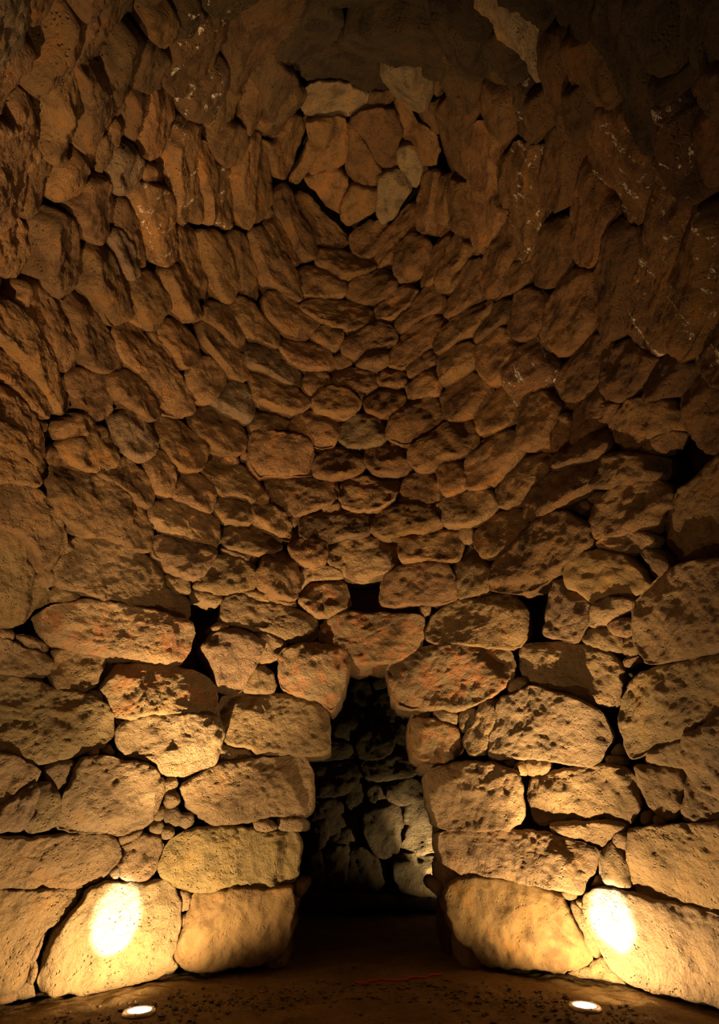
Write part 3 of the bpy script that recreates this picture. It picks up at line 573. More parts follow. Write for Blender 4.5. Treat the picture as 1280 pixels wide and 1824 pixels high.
ow:229 341 246 318 282 325 308 343 317 386 319 428 318 464 290 477 266 460 262 427 259 413 248 386 235 360
o:248 242 266 209 277 181 291 164 314 171 336 181 337 204 337 224 323 239 312 249 307 276 306 291 291 310 268 297 249 267
ow:302 257 314 241 328 225 370 218 374 239 373 252 362 278 352 316 352 330 348 360 349 375 348 396 316 400 310 378 299 317 297 303 302 273
315 396 350 391 359 406 365 420 369 467 388 515 377 542 357 528 344 513 337 498 321 472 311 441 313 426
w:328 204 334 184 342 168 394 124 412 114 418 134 419 150 397 183 374 219 345 227
232 168 272 161 277 180 276 195 272 211 253 248 223 250 225 224 229 208
o:246 301 269 288 302 312 308 342 287 337 274 331 251 327
d:183 188 201 183 214 181 236 183 231 215 199 221 190 204
359 248 381 260 387 275 391 289 386 324 385 357 389 395 362 401 360 380 362 367 358 341 351 330 346 316 350 299 354 268
344 342 360 324 366 346 369 365 368 404 348 400 341 378
375 247 404 216 422 217 452 224 461 237 440 273 424 297 402 300 385 287 379 268
w:384 300 406 292 422 300 429 346 430 380 429 401 409 413 392 406 377 394 380 357 379 340
422 289 438 257 446 245 464 231 472 258 463 297 459 359 455 393 450 415 430 403 426 384 421 347 418 328
465 260 485 275 500 314 501 349 480 377 474 389 455 403 448 378 451 362 453 315 459 281
o:468 248 489 253 505 233 523 208 543 204 550 219 554 234 547 272 524 313 514 328 495 319 483 283 475 269
464 219 478 208 492 199 527 189 540 207 513 233 503 246 490 254 474 260 461 244
t:531 187 537 169 545 151 575 143 617 146 641 157 653 165 668 180 658 195 646 204 618 212 590 212 575 214 543 213
545 211 565 208 581 208 615 204 620 223 597 250 570 272 550 307 541 319 530 333 509 326 525 299 538 276 549 242 546 230
561 274 585 253 596 242 618 224 625 244 624 273 608 302 576 315 545 316 552 291
o:537 319 558 311 574 306 603 302 623 324 619 345 615 360 613 374 607 393 590 382 578 371 561 347 550 337
609 356 616 341 628 326 659 332 676 337 674 375 660 385 635 402 617 412 603 391
518 346 542 326 559 338 569 349 587 371 627 410 628 434 600 439 581 435 563 430 539 403 523 373
491 342 506 319 519 336 526 364 537 390 564 424 570 454 549 468 528 452 514 414 492 380 490 361
467 397 493 375 508 392 517 406 529 438 537 450 546 468 518 480 497 455 476 426
445 405 474 395 483 416 487 432 503 456 524 474 539 511 537 541 515 531 502 521 488 515 471 506 460 471 448 441
400 413 426 403 449 420 457 448 462 460 474 498 474 515 471 535 448 533 415 519 413 497 413 478 408 449 403 434
356 408 379 406 399 410 413 442 419 477 418 520 415 537 396 543 385 527 379 511 376 497 365 469 361 442 358 429
565 433 601 431 615 438 640 452 657 459 677 473 659 487 646 493 611 500 585 477 574 471 559 459
618 413 643 391 658 380 677 385 696 393 678 442 650 465 622 448
427 235 430 214 457 162 474 137 502 138 497 158 474 215 456 236
473 212 477 192 491 169 525 144 545 156 542 175 536 192 502 205
d:463 368 491 364 500 386 475 395
617 209 646 194 660 190 687 188 707 192 718 233 714 251 709 265 714 290 701 305 673 301 656 286 653 260 631 233
615 217 637 228 659 264 667 285 682 304 679 334 641 336 628 325 616 313 611 284 622 259 618 241
t:703 262 726 252 744 265 749 279 756 293 754 308 747 338 727 338 710 305 705 282
t:671 312 688 303 710 298 729 320 734 339 725 353 716 362 705 393 676 401 668 378 668 359 671 344
o:704 167 724 183 739 206 742 216 755 225 773 234 780 249 785 265 784 280 776 301 747 298 741 280 733 267 723 255 713 240 701 192
672 420 700 387 711 363 721 349 747 348 749 369 749 387 744 417 720 431 703 462 690 471 678 476 662 480 653 465
700 478 700 459 704 437 737 413 767 423 765 455 745 485 729 496 705 506
o:738 497 754 462 762 433 768 417 783 408 801 400 804 428 802 443 794 470 780 498 746 516
785 177 813 171 840 201 836 220 830 234 828 271 830 285 833 317 814 326 800 313 788 300 783 285 778 258 776 228 772 209 777 193
797 315 829 319 831 337 832 351 837 412 837 430 819 432 807 417 801 401 800 383 797 365 795 336
774 312 797 304 802 327 805 374 807 388 804 409 783 393 771 359 773 344
o:821 231 843 211 858 227 866 241 876 254 879 269 879 283 876 296 875 312 876 342 887 362 899 377 891 396 882 410 876 426 865 460 840 461 835 441 828 409 826 353 823 324 826 295
o:841 198 840 178 844 151 870 163 890 174 908 207 913 231 906 249 894 267 869 262 863 247 855 235 847 217
w:893 165 913 144 944 145 947 168 948 187 946 248 928 254 907 253 902 216 894 185
871 283 899 272 903 296 905 333 909 354 895 381 873 358 870 321
w:895 259 919 254 943 258 946 279 950 312 950 339 953 394 950 423 945 451 937 469 909 471 906 451 907 423 903 389 901 343 899 328 898 296
857 460 870 430 874 413 882 397 896 379 910 396 916 411 911 457 906 476 903 493 909 522 877 540 855 518 853 490
897 475 913 466 936 457 940 480 938 497 929 510 917 523 894 518
o:940 264 957 237 975 229 995 221 1013 264 1013 282 1009 315 1010 355 1010 372 994 378 967 380 948 377 945 357 944 328 943 296
944 418 960 392 982 386 1006 384 1008 404 1007 432 1008 447 1007 463 1003 478 996 492 976 520 948 515 942 496 938 468
796 450 799 432 809 408 828 422 843 436 838 462 815 488 811 505 804 525 778 520 777 500 780 485 789 467
789 546 799 530 815 507 832 462 863 456 863 481 861 500 864 531 849 544 818 564 796 574
742 312 756 301 777 296 782 340 780 372 772 402 764 422 739 409 744 371 740 347 742 331
d:762 409 774 380 785 364 796 384 805 403 790 415 775 424
d:733 203 752 193 773 190 779 211 781 226 778 250 743 227
943 162 970 155 977 172 994 216 979 229 965 239 959 251 944 268 936 246 942 219
ow:1024 211 1047 194 1061 187 1079 191 1096 192 1115 197 1128 225 1142 251 1160 280 1152 300 1143 316 1142 330 1137 389 1133 408 1108 406 1094 392 1082 378 1067 353 1051 330 1037 307 1023 281 1027 243
o:1004 295 1018 268 1033 287 1047 315 1071 350 1090 381 1080 405 1074 430 1073 445 1067 460 1057 478 1037 478 1020 474 1000 456 1003 413 1000 387 1000 374 1004 348 1005 309
1044 522 1049 490 1063 460 1070 430 1072 412 1090 389 1109 397 1124 406 1131 421 1135 436 1130 469 1122 494 1118 523 1115 564 1108 601 1080 614 1061 598 1050 559
ow:1133 358 1139 314 1145 299 1157 283 1184 294 1192 308 1207 330 1215 344 1215 391 1213 421 1210 453 1204 480 1201 510 1198 553 1203 579 1208 595 1202 620 1190 631 1173 641 1107 602 1107 581 1109 547 1117 498 1128 452 1128 439 1126 412 1131 385
ow:1197 491 1204 452 1209 405 1212 385 1227 373 1247 362 1261 379 1273 407 1273 422 1276 491 1280 522 1286 555 1278 572 1258 603 1251 620 1237 640 1212 624 1199 593 1195 549
ow:1264 372 1282 366 1349 353 1370 352 1373 373 1373 526 1372 545 1354 553 1313 567 1299 571 1280 574 1277 555 1270 484 1268 418 1263 391
w:1172 178 1197 170 1211 185 1223 200 1225 228 1230 255 1244 299 1255 329 1261 351 1238 352 1219 348 1206 336 1187 313 1168 280 1171 250 1170 222
1216 200 1232 190 1249 183 1261 195 1283 211 1294 209 1350 209 1371 212 1373 232 1373 326 1370 347 1349 347 1293 338 1283 336 1258 348 1247 327 1236 297 1224 250
999 156 1018 152 1038 150 1042 186 1046 200 1047 218 1042 232 1036 259 1029 274 1012 254 1005 212 1000 172
35 -69 55 -71 126 -71 147 -69 147 -48 132 21 104 37 65 49 39 49 33 19 33 5 30 -22 31 -49
g:-84 -69 -65 -71 27 -71 47 -69 49 -49 48 -22 41 19 49 50 37 65 23 75 3 87 -25 94 -64 101 -84 101 -87 81 -87 -49
-85 88 -66 83 -14 77 -2 76 11 73 41 63 58 70 77 82 70 112 61 125 41 167 31 182 8 208 -28 235 -61 263 -81 274 -87 252 -87 107
56 122 71 98 86 76 109 34 121 19 147 17 150 37 147 52 128 80 115 93 105 106 104 120 87 169 61 175 40 159 48 137
132 -54 154 -56 171 -56 194 -53 194 -32 191 -19 183 7 179 22 156 41 131 23 129 -8 129 -34
99 101 110 90 128 69 147 44 158 34 174 15 175 37 172 54 153 84 118 114 97 125
175 18 177 -9 182 -36 188 -54 209 -56 254 -56 276 -53 274 -31 268 -3 262 13 237 42 203 74 187 107 165 113 135 105 145 83 156 70 169 40
117 105 138 100 158 99 172 110 183 121 187 150 194 178 189 191 171 205 155 228 133 266 123 235 127 218 131 188 122 144
83 147 106 120 123 108 128 143 138 187 133 219 130 254 126 275 112 286 96 296 72 279 65 250 79 222 80 165
183 92 193 78 200 62 225 46 254 60 257 82 258 100 250 136 238 171 223 180 207 188 187 178 177 131 179 112
o:264 40 288 24 322 21 329 63 319 94 299 100 277 88 263 65
256 -54 276 -56 355 -56 376 -52 373 -31 366 -4 357 11 321 29 293 30 270 45 249 22 251 5 251 -21 252 -35
w:319 25 337 12 360 0 371 32 351 65 321 94 320 75 321 59
259 85 278 78 312 98 308 120 304 139 294 166 285 181 267 180 245 169 242 152 243 136 252 104
ow:315 91 335 73 362 41 389 32 402 26 430 25 432 48 424 91 423 107 409 121 380 142 366 154 340 182 319 179 301 172 289 148 298 130
w:365 -4 375 -21 389 -39 408 -40 449 -40 469 -37 469 -16 463 14 447 23 407 35 371 41 358 16
o:419 86 428 42 437 29 457 7 482 -15 497 -27 519 -28 544 -25 542 -2 530 28 512 57 503 67 496 99 479 126 472 140 458 164 446 176 417 178 409 156 413 117
364 222 375 205 407 160 422 147 440 171 456 174 447 193 437 208 406 230 380 244
487 104 494 87 509 68 514 43 521 27 559 16 603 37 619 45 617 65 607 80 596 92 581 102 559 109 548 132 536 147 503 117
465 139 474 127 480 114 494 99 522 125 536 143 528 159 496 177 488 191 475 207 464 190 458 175 460 157
d:533 148 541 129 557 103 581 94 598 93 613 94 644 101 668 105 687 132 699 145 707 171 686 174 673 173 658 174 626 155 582 147 559 155
526 31 532 -14 538 -32 558 -34 686 -34 707 -31 708 -8 704 27 660 37 612 50 559 22
613 45 662 25 678 25 726 22 755 31 781 47 797 79 785 95 771 107 742 105 726 117 709 113 678 107 635 108 618 99 602 84
t:667 103 694 103 737 109 746 128 761 171 764 189 749 209 732 201 720 192 690 147 674 121
d:652 166 676 163 695 162 706 178 691 189 679 194 656 196
734 115 747 91 779 93 787 110 791 125 788 154 756 158 745 143
785 89 807 83 829 104 842 113 852 130 851 146 848 160 846 191 826 204 811 199 780 192 773 163 782 135 782 107
771 12 801 14 814 22 840 35 860 60 861 99 868 113 874 138 847 132 817 105 796 84 787 73 775 47 771 35
768 -31 791 -34 822 -34 844 -32 848 -9 849 7 857 17 879 40 874 64 848 57 817 34 782 17 775 3 770 -10
t:832 -29 854 -34 886 -32 895 -16 901 10 910 35 935 60 941 75 943 88 955 116 963 130 968 158 940 146 922 125 903 105 895 90 875 61 873 43 857 24 846 15 838 -4
855 62 886 63 909 104 931 126 943 145 915 153 893 164 877 149 868 135 858 104 854 87
877 -30 900 -34 935 -33 948 -18 972 24 973 60 951 67 930 68 909 43 891 3 883 -9
693 -31 714 -34 755 -34 775 -31 778 -10 778 4 776 26 752 32 731 33 700 22 693 -10
o:936 80 956 73 976 71 995 97 1002 110 1002 127 1006 171 1011 215 1017 242 1022 257 1012 278 1001 260 998 246 986 221 979 195 974 182 961 154 953 125 942 100
935 -30 957 -34 972 -34 992 -32 997 -13 999 16 1003 31 1005 57 994 85 968 80 964 38 954 14 940 -10
982 -30 1002 -34 1042 -34 1061 -31 1065 -12 1065 1 1061 28 1061 42 1056 58 1049 76 1018 76 1000 74 998 54 998 38 991 7 985 -8
o:992 77 1051 61 1062 76 1073 100 1085 122 1101 155 1102 177 1086 200 1051 194 1039 184 1033 174 1019 166 1001 159 993 101
1068 106 1057 74 1052 41 1059 12 1067 -15 1075 -32 1107 -34 1127 -32 1130 -12 1129 16 1133 43 1153 103 1152 124 1160 133 1171 161 1178 174 1175 219 1177 263 1177 282 1153 282 1144 267 1119 217 1104 194 1098 182 1093 153 1081 127
1124 32 1123 17 1117 -11 1118 -32 1142 -34 1165 -33 1175 -17 1185 22 1195 46 1218 103 1214 127 1180 133 1165 132 1148 129 1145 95
1155 -32 1180 -34 1203 -33 1212 -15 1224 24 1231 50 1239 76 1252 131 1249 177 1235 191 1214 205 1205 176 1210 125 1204 100 1189 48 1174 12 1159 -10
1222 39 1212 -8 1210 -30 1231 -34 1351 -34 1371 -31 1373 -12 1373 81 1370 101 1350 102 1293 98 1286 95 1283 105 1274 123 1249 127 1242 109
1248 122 1272 107 1299 101 1351 96 1371 97 1373 118 1373 204 1371 225 1350 227 1308 226 1278 220 1246 188 1242 156
1152 142 1173 125 1212 127 1214 145 1213 177 1172 178 1159 158
"""
RUBBLE = """
233 49 247 29 251 27 254 27 257 29 263 39 260 67
69 48 93 41 100 41 100 44 93 66 80 81 78 83 70 78
43 59 45 53 48 50 75 51 74 76 43 62
851 146 854 136 866 137 869 139 891 165 892 172 853 154 851 151
761 159 764 157 769 157 775 185 775 189 769 189 767 187 761 161
66 175 71 173 76 173 76 219 73 215 70 205
1215 351 1220 350 1251 356 1249 359 1216 379
1245 356 1280 339 1282 340 1283 361 1281 364 1259 375 1254 372 1245 359
-3 496 5 495 20 497 27 501 31 504 11 529 -2 524
71 746 101 752 99 777 71 749
63 863 67 859 81 860 77 877 74 877 63 867
1003 906 1005 903 1013 895 1032 885 1035 885 1047 898 1044 922 1042 923
1031 888 1054 869 1067 872 1067 875 1059 889 1043 901 1041 901 1031 890
111 944 114 944 126 946 131 951 131 954 128 958 114 958 111 954
1124 988 1128 987 1132 991 1157 1017 1162 1028 1164 1032 1159 1037
1099 1170 1127 1167 1129 1167 1105 1191
181 1340 183 1337 202 1321 211 1334 213 1340 212 1348
1079 1341 1090 1323 1094 1330 1096 1344 1080 1344
1043 1581 1054 1563 1057 1561 1065 1569 1067 1576 1065 1580 1045 1582
31 1768 54 1751 68 1756 77 1780 71 1783 46 1789 36 1788 29 1773
-3 1783 34 1769 39 1777 41 1785 41 1788 17 1795 5 1795 -3 1795
65 1715 71 1686 88 1659 93 1657 95 1657 74 1721 65 1719
52 1756 65 1713 74 1713 77 1715 72 1748 68 1757 65 1761 60 1761
1063 1747 1072 1731 1078 1727 1109 1756 1111 1759 1109 1759 1065 1752 1063 1749
1041 1726 1054 1713 1066 1707 1081 1726 1081 1731 1066 1753 1056 1753 1046 1749
1001 1741 1003 1739 1017 1733 1046 1726 1049 1729 1053 1749 1049 1749 1031 1749
"""
def parse(txt):
    out = []
    for l in txt.strip().splitlines():
        t = ''
        if ':' in l: t, l = l.split(':')
        out.append((t, np.array(l.split(), float).reshape(-1, 2)))
    return out

# ------------------------------------------------------------ wall shells (the core of the masonry behind the facing stones)
SH = 0.56
def shell(name, az0, az1, z0, z1, label, cat, skip_door=False):
    na = max(6, int((az1 - az0) / 0.035)); nz = max(4, int((z1 - z0) / 0.09))
    V, F, idx = [], [], {}
    for iz in range(nz + 1):
        for ia in range(na + 1):
            A = az0 + (az1 - az0) * ia / na; z = z0 + (z1 - z0) * iz / nz
            r = float(rz(z)) + SH
            V.append((r * math.sin(A), r * math.cos(A), z))
    V = np.array(V); dn = fbm(V * 5.0, 3) * 0.04
    rr = np.hypot(V[:, 0], V[:, 1]); V[:, 0] *= 1 + dn / rr; V[:, 1] *= 1 + dn / rr
    for iz in range(nz):
        for ia in range(na):
            q = [iz * (na + 1) + ia, iz * (na + 1) + ia + 1, (iz + 1) * (na + 1) + ia + 1, (iz + 1) * (na + 1) + ia]
            m = V[q].mean(0)
            if skip_door and abs(m[0]) < 0.72 and m[2] < 2.45: continue
            F.append(q)
    o = mesh_obj(name, V.tolist(), F, FILL)
    return tag(o, label, cat, kind='structure')
ZW = 5.2
AF = 0.62
wall_front = shell('wall_front', -AF, AF, -0.1, ZW, 'front wall of rough basalt blocks around the low doorway', 'wall', True)
wall_left = shell('wall_left', -1.9, -AF, -0.1, ZW, 'left curve of the round basalt block wall', 'wall')
wall_right = shell('wall_right', AF, 1.9, -0.1, ZW, 'right curve of the round basalt block wall', 'wall')
wall_back = shell('wall_back', 1.9, 2 * math.pi - 1.9, -0.1, ZW, 'wall of the round chamber behind the viewer', 'wall')
ceiling = shell('ceiling', -math.pi, math.pi, ZW, ZC + 0.62, 'corbelled stone vault of ring courses closed by capstones', 'ceiling')
# lid over the vault's core, joined into the ceiling mesh
me = ceiling.data
n0 = len(me.vertices)
Vc = [tuple(v.co) for v in me.vertices]; Fc = [tuple(p.vertices) for p in me.polygons]
top = [i for i, v in enumerate(Vc) if v[2] > ZC + 0.61]
Vc.append((0, 0, ZC + 0.75)); Fc += [(top[i], top[i + 1], len(Vc) - 1) for i in range(len(top) - 1)]
ceiling.data = bpy.data.meshes.new('ceiling'); ceiling.data.from_pydata(Vc, [], Fc); ceiling.data.materials.append(FILL)
# corridor behind the doorway: an open box of earth-packed masonry, facing stones on its far side
def quad_grid(p0, eu, ev, nu, nv, V, F):
    o = len(V)
    for j in range(nv + 1):
        for i in range(nu + 1):
            V.append(tuple(np.array(p0) + np.array(eu) * i / nu + np.array(ev) * j / nv))
    for j in range(nv):
        for i in range(nu): F.append((o + j * (nu + 1) + i, o + j * (nu + 1) + i + 1, o + (j + 1) * (nu + 1) + i + 1, o + (j + 1) * (nu + 1) + i))
V, F = [], []
X1, Y1, Z1 = 1.9, 3.25, 3.6
quad_grid((-X1, YB + 0.3, -0.1), (2 * X1, 0, 0), (0, 0, Z1), 30, 30, V, F)
quad_grid((-X1, Y1, -0.1), (0, YB + 0.3 - Y1, 0), (0, 0, Z1), 20, 30, V, F)
quad_grid((X1, Y1, -0.1), (0, YB + 0.3 - Y1, 0), (0, 0, Z1), 20, 30, V, F)
quad_grid((-X1, Y1, Z1 - 0.1), (2 * X1, 0, 0), (0, YB + 0.3 - Y1, 0), 30, 20, V, F)
quad_grid((-X1, Y1, -0.1), (X1 - 0.72, 0, 0), (0, 0, Z1), 10, 30, V, F)
quad_grid((0.72, Y1, -0.1), (X1 - 0.72, 0, 0), (0, 0, Z1), 10, 30, V, F)
quad_grid((-0.72, Y1, 2.45), (1.44, 0, 0), (0, 0, Z1 - 2.55), 14, 10, V, F)
Va = np.array(V); Va = Va + (fbm(Va * 4.0, 3) * 0.03)[:, None]
wall_passage = tag(mesh_obj('wall_passage', Va.tolist(), F, FILL), 'dark stone back wall of the passage seen through the doorway', 'wall', kind='structure')

def choose_wall(c):
    if c[2] > ZW: return ceiling
    a = math.atan2(c[0], c[1])
    return wall_front if abs(a) < AF else (wall_left if a < 0 else wall_right)

def stone_colour(t, cpx, rg):
    x, y = cpx
    k = min(1, max(0, (1250 - y) / 450))                    # browner and darker towards the upper courses
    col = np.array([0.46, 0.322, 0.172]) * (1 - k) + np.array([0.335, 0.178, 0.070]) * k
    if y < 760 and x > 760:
        kk = min(1, (x - 760) / 200) * min(1, (760 - y) / 150); col = col * (1 - kk) + np.array([0.20, 0.10, 0.036]) * kk  # upper right: redder rock, darkened further to stand in for dim light
    kt = min(1, max(0, (260 - y) / 160)) * (0.35 + 0.65 * min(1, max(0, (x - 150) / 250)))   # shade over the vault crown put into the stone colour, weaker at left
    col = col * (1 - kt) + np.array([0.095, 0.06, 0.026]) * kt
    if 'o' in t: col = col * 0.55 + np.array([0.40, 0.20, 0.07]) * 0.45
    if 'g' in t: col = col * 0.4 + np.array([0.30, 0.215, 0.125]) * 0.6
    if 's' in t: col = np.array([0.27, 0.17, 0.07])
    if 'y' in t: col = np.array([0.47, 0.34, 0.15])
    if 'h' in t: col = np.array([0.46, 0.335, 0.19])
    if 't' in t: col = np.array([0.46, 0.32, 0.17])
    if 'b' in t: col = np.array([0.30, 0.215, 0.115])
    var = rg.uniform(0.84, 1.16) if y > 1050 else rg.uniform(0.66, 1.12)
    return 0.66 * col * var * np.array([1, rg.uniform(0.965, 1.035), rg.uniform(0.92, 1.08)])

def build_stone(t, P, seed, rubble=False):
    rg = np.random.RandomState(seed + 1000)
    cpx = star_centre(P)
    per = np.linalg.norm(np.roll(P, -1, 0) - P, axis=1).sum()
    S2 = smooth_outline(P)
    n = int(min(190, max(18, per / 4.2)))
    Q = resample(S2, n)
    rad = np.linalg.norm(Q - cpx, axis=1).mean()
    M = int(min(30, max(3, rad / 4.4)))
    small = rubble or 'd' in t
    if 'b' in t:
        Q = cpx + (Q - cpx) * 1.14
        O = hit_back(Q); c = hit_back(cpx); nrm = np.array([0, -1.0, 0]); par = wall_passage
    else:
        O = hit_dome(Q); c = hit_dome(cpx); nrm = dome_normal(c)
    ext = None; depth = 0.45
    if 'j' in t:
        ext = np.array([0, 1.0, 0]); depth = 0.62 if c[2] > 1.9 else 0.72
    elif 'b' not in t and c[2] < ZC - 0.02:
        ext = -nrm * np.array([1, 1, 0.6]); ext = ext / np.linalg.norm(ext)
    size = np.linalg.norm(O - c, axis=1).mean()
    up = max(0.0, min(1.0, (c[2] - 1.8) / 2.0))             # courses above head height oversail the ones below
    prot = rg.uniform(-0.055, 0.065) * min(1, size / 0.22)
    sz = min(1, size / 0.25)
    tilt = (rg.uniform(-0.03, 0.04) * (1 - up) + rg.uniform(0.04, 0.085) * up) * sz
    roll = rg.uniform(-0.035, 0.035) * sz
    edge = 0.055 + 0.02 * up; rough = 1.0; cuts = 5; arris = 0.024 + 0.012 * up; crown = 0.015
    if small: prot = -0.05 + rg.uniform(-0.02, 0.02); tilt = roll = 0; edge = 0.05; cuts = 3; arris = 0.045; crown = 0.015
    if rubble: prot = -0.09 + rg.uniform(-0.02, 0.02)
    if small and 'b' not in t: depth = 0.25 if 'j' not in t else depth
    if 's' in t: rough = 0.6; cuts = 2; prot = 0.0; tilt = roll = 0.0
    if 'h' in t: prot = -0.01; cuts = 3; tilt = roll = 0.0
    if 'b' in t: depth = 0.25; tilt = 0
    if 'd' in t and 'j' in t: prot = -0.13
    m = re.search(r'[+-]\d+', t)
    if m: prot = int(m.group()) / 100
    if 'k' in t: tilt = 0
    V, F = stone_geo(O, c, nrm, seed, M, prot, roll, depth, edge, rough, tilt, ext, cuts, arris, crown)
    par = wall_passage if 'b' in t else choose_wall(c)
    o = mesh_obj('small_stone' if small else 'stone', (V - c).tolist(), F, SMOOTH if 's' in t else ROCK, par, c)
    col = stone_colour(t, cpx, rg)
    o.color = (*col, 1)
    o['patina'] = 0.75 if cpx[1] < 1000 or 's' in t else 0.35
    if 'r' in t: o['stain'] = 0.45
    if 'w' in t: o['salt'] = 1.0; o['wet'] = 1.0
    elif cpx[1] < 700 and cpx[0] > 780: o['wet'] = 0.8
    elif cpx[1] < 900: o['wet'] = 0.45
    return o
seed = 1
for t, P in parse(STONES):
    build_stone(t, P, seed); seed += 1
for t, P in parse(RUBBLE):
    build_stone(t, P, seed, True); seed += 1

# stones of the same courses outside the photograph's frame (behind, beside and above the viewer)
def filler():
    acc = {}
    rg = np.random.RandomState(3)
    z = -0.05; sd = 5000
    while z < ZC - 0.1:
        hh = rg.uniform(0.34, 0.5) if z < 2.4 else rg.uniform(0.24, 0.34)
        r = float(rz(z + hh / 2)); k = max(6, int(2 * math.pi * r / (0.62 if z < 2.4 else 0.42))); a0 = rg.rand()
        for i in range(k):
            a1 = (a0 + i / k) * 2 * math.pi; a2 = a1 + 2 * math.pi / k
            pts = []
            for A, zz in ((a1, z), ((a1 + a2) / 2, z - 0.01), (a2, z), (a2, z + hh), ((a1 + a2) / 2, z + hh + 0.01), (a1, z + hh)):
                A += rg.uniform(-0.12, 0.12) * (a2 - a1) * 0.6; zz += rg.uniform(-0.04, 0.04)
                q = float(rz(zz)); pts.append((q * math.sin(A), q * math.cos(A), zz))
            pts = np.array(pts); m = pts.mean(0)
            X, Y, f = project(np.vstack([pts, m]))
            if np.any((f > 0.05) & (X > -42) & (X < 1322) & (Y > -30) & (Y < 1900)): continue
            sd += 1
            q = np.concatenate([pts + (np.roll(pts, -1, 0) - pts) * s for s in (0, .33, .66)]).reshape(3, 6, 3).transpose(1, 0, 2).reshape(-1, 3)
            q = m + (q - m) * 1.02
            V, F = stone_geo(q, m, dome_normal(m), sd, 3, rg.uniform(-.03, .04), 0.0, 0.35, 0.06, 1.0, 0.02, None, 3)
            A = math.atan2(m[0], m[1])
            par = ceiling if m[2] > ZW else (wall_back if abs(A) > 1.9 else wall_left if A < 0 else wall_right)
            vs, fs = acc.setdefault(par.name, ([], []))
            o = sum(len(x) for x in vs); vs.append(V); fs += [[i + o for i in g] for g in F]
        z += hh
    for nm, (vs, fs) in acc.items():
        o = mesh_obj('stone_courses', np.vstack(vs).tolist(), fs, ROCK, bpy.data.objects[nm])
        o.color = (0.25, 0.17, 0.09, 1); o['kind'] = 'stuff'
filler()

# ------------------------------------------------------------ floor
def floor_z(P):
    rho = np.hypot(P[:, 0], P[:, 1])
    q = np.stack([P[:, 0], P[:, 1], np.zeros(len(P))], 1)
    ram = 0.0
    lamp = np.ones(len(P))
    for L in LAMPS: lamp = np.minimum(lamp, np.clip((np.hypot(P[:, 0] - L[0], P[:, 1] - L[1]) - 0.10) / 0.2, 0, 1))
    return (ram + fbm(q * 1.3, 3) * 0.022 + fbm(q * 7.0, 3) * 0.010 + fbm(q * 26, 2) * 0.005) * lamp
pl = hit_floor(np.array([[247, 1806], [1042, 1797]]))
LAMPS = [tuple(pl[0]), tuple(pl[1]), (-1.35, -1.05, 0), (1.75, -1.25, 0), (1.3, 5.0, 0)]
def build_floor():
    xs = np.linspace(-3.4, 3.4, 250)
    ys = np.r_[np.linspace(-3.4, 0.6, 70), np.linspace(0.6, 5.8, 260)[1:]]
    X, Y = np.meshgrid(xs, ys); P = np.stack([X.ravel(), Y.ravel()], 1)
    V = np.column_stack([P, floor_z(P)])
    nx = len(xs); i = np.arange(len(ys) - 1)[:, None] * nx + np.arange(nx - 1)[None]; i = i.ravel()
    F = np.stack([i, i + 1, i + nx + 1, i + nx], 1).tolist()
    return tag(mesh_obj('floor', V.tolist(), F, EARTH), 'trodden brown earth floor of the round chamber', 'floor', kind='structure')
floor = build_floor()
CORD_Y = float(hit_floor(np.array([[710, 1746]]))[0, 1])
def build_gravel():
    rg = np.random.RandomState(8)
    base = np.array([(0, 0, 1), (.9, 0, .4), (.28, .85, .4), (-.72, .53, .4), (-.72, -.53, .4), (.28, -.85, .4), (0, 0, -.5)], float)
    fc = [(0, 1, 2), (0, 2, 3), (0, 3, 4), (0, 4, 5), (0, 5, 1), (6, 2, 1), (6, 3, 2), (6, 4, 3), (6, 5, 4), (6, 1, 5)]
    V, F, k = [], [], 0
    while k < 1500:
        if rg.rand() < 0.6:
            a = rg.uniform(-1.2, 1.2); r = rg.uniform(2.0, 2.5) - abs(rg.normal(0, .12)); x, y = r * math.sin(a), r * math.cos(a)
        else: x, y = rg.uniform(-2, 2), rg.uniform(0.9, 4.9)
        if math.hypot(x, y) > 2.5 and abs(x) > 0.42: continue
        if -0.12 < x < 0.8 and abs(y - CORD_Y) < 0.1: continue
        if any(math.hypot(x - L[0], y - L[1]) < 0.13 for L in LAMPS): continue
        s = rg.gamma(2.0, 0.0038) + 0.003
        z = float(floor_z(np.array([[x, y]]))[0]); a = rg.rand() * 6.28; ca, sa = math.cos(a), math.sin(a)
        for b in base:
            bb = b * rg.uniform(0.75, 1.25, 3) * s * np.array([1.2, .9, .7])
            V.append((x + bb[0] * ca - bb[1] * sa, y + bb[0] * sa + bb[1] * ca, z + bb[2] + s * 0.1))
        F += [tuple(i + 7 * k for i in f) for f in fc]; k += 1
    o = mesh_obj('gravel', V, F, ROCK, smooth=False); o.color = (0.22, 0.14, 0.07, 1)
    return tag(o, 'loose gravel and crumbs of stone on the earth floor', 'gravel', kind='stuff')
build_gravel()

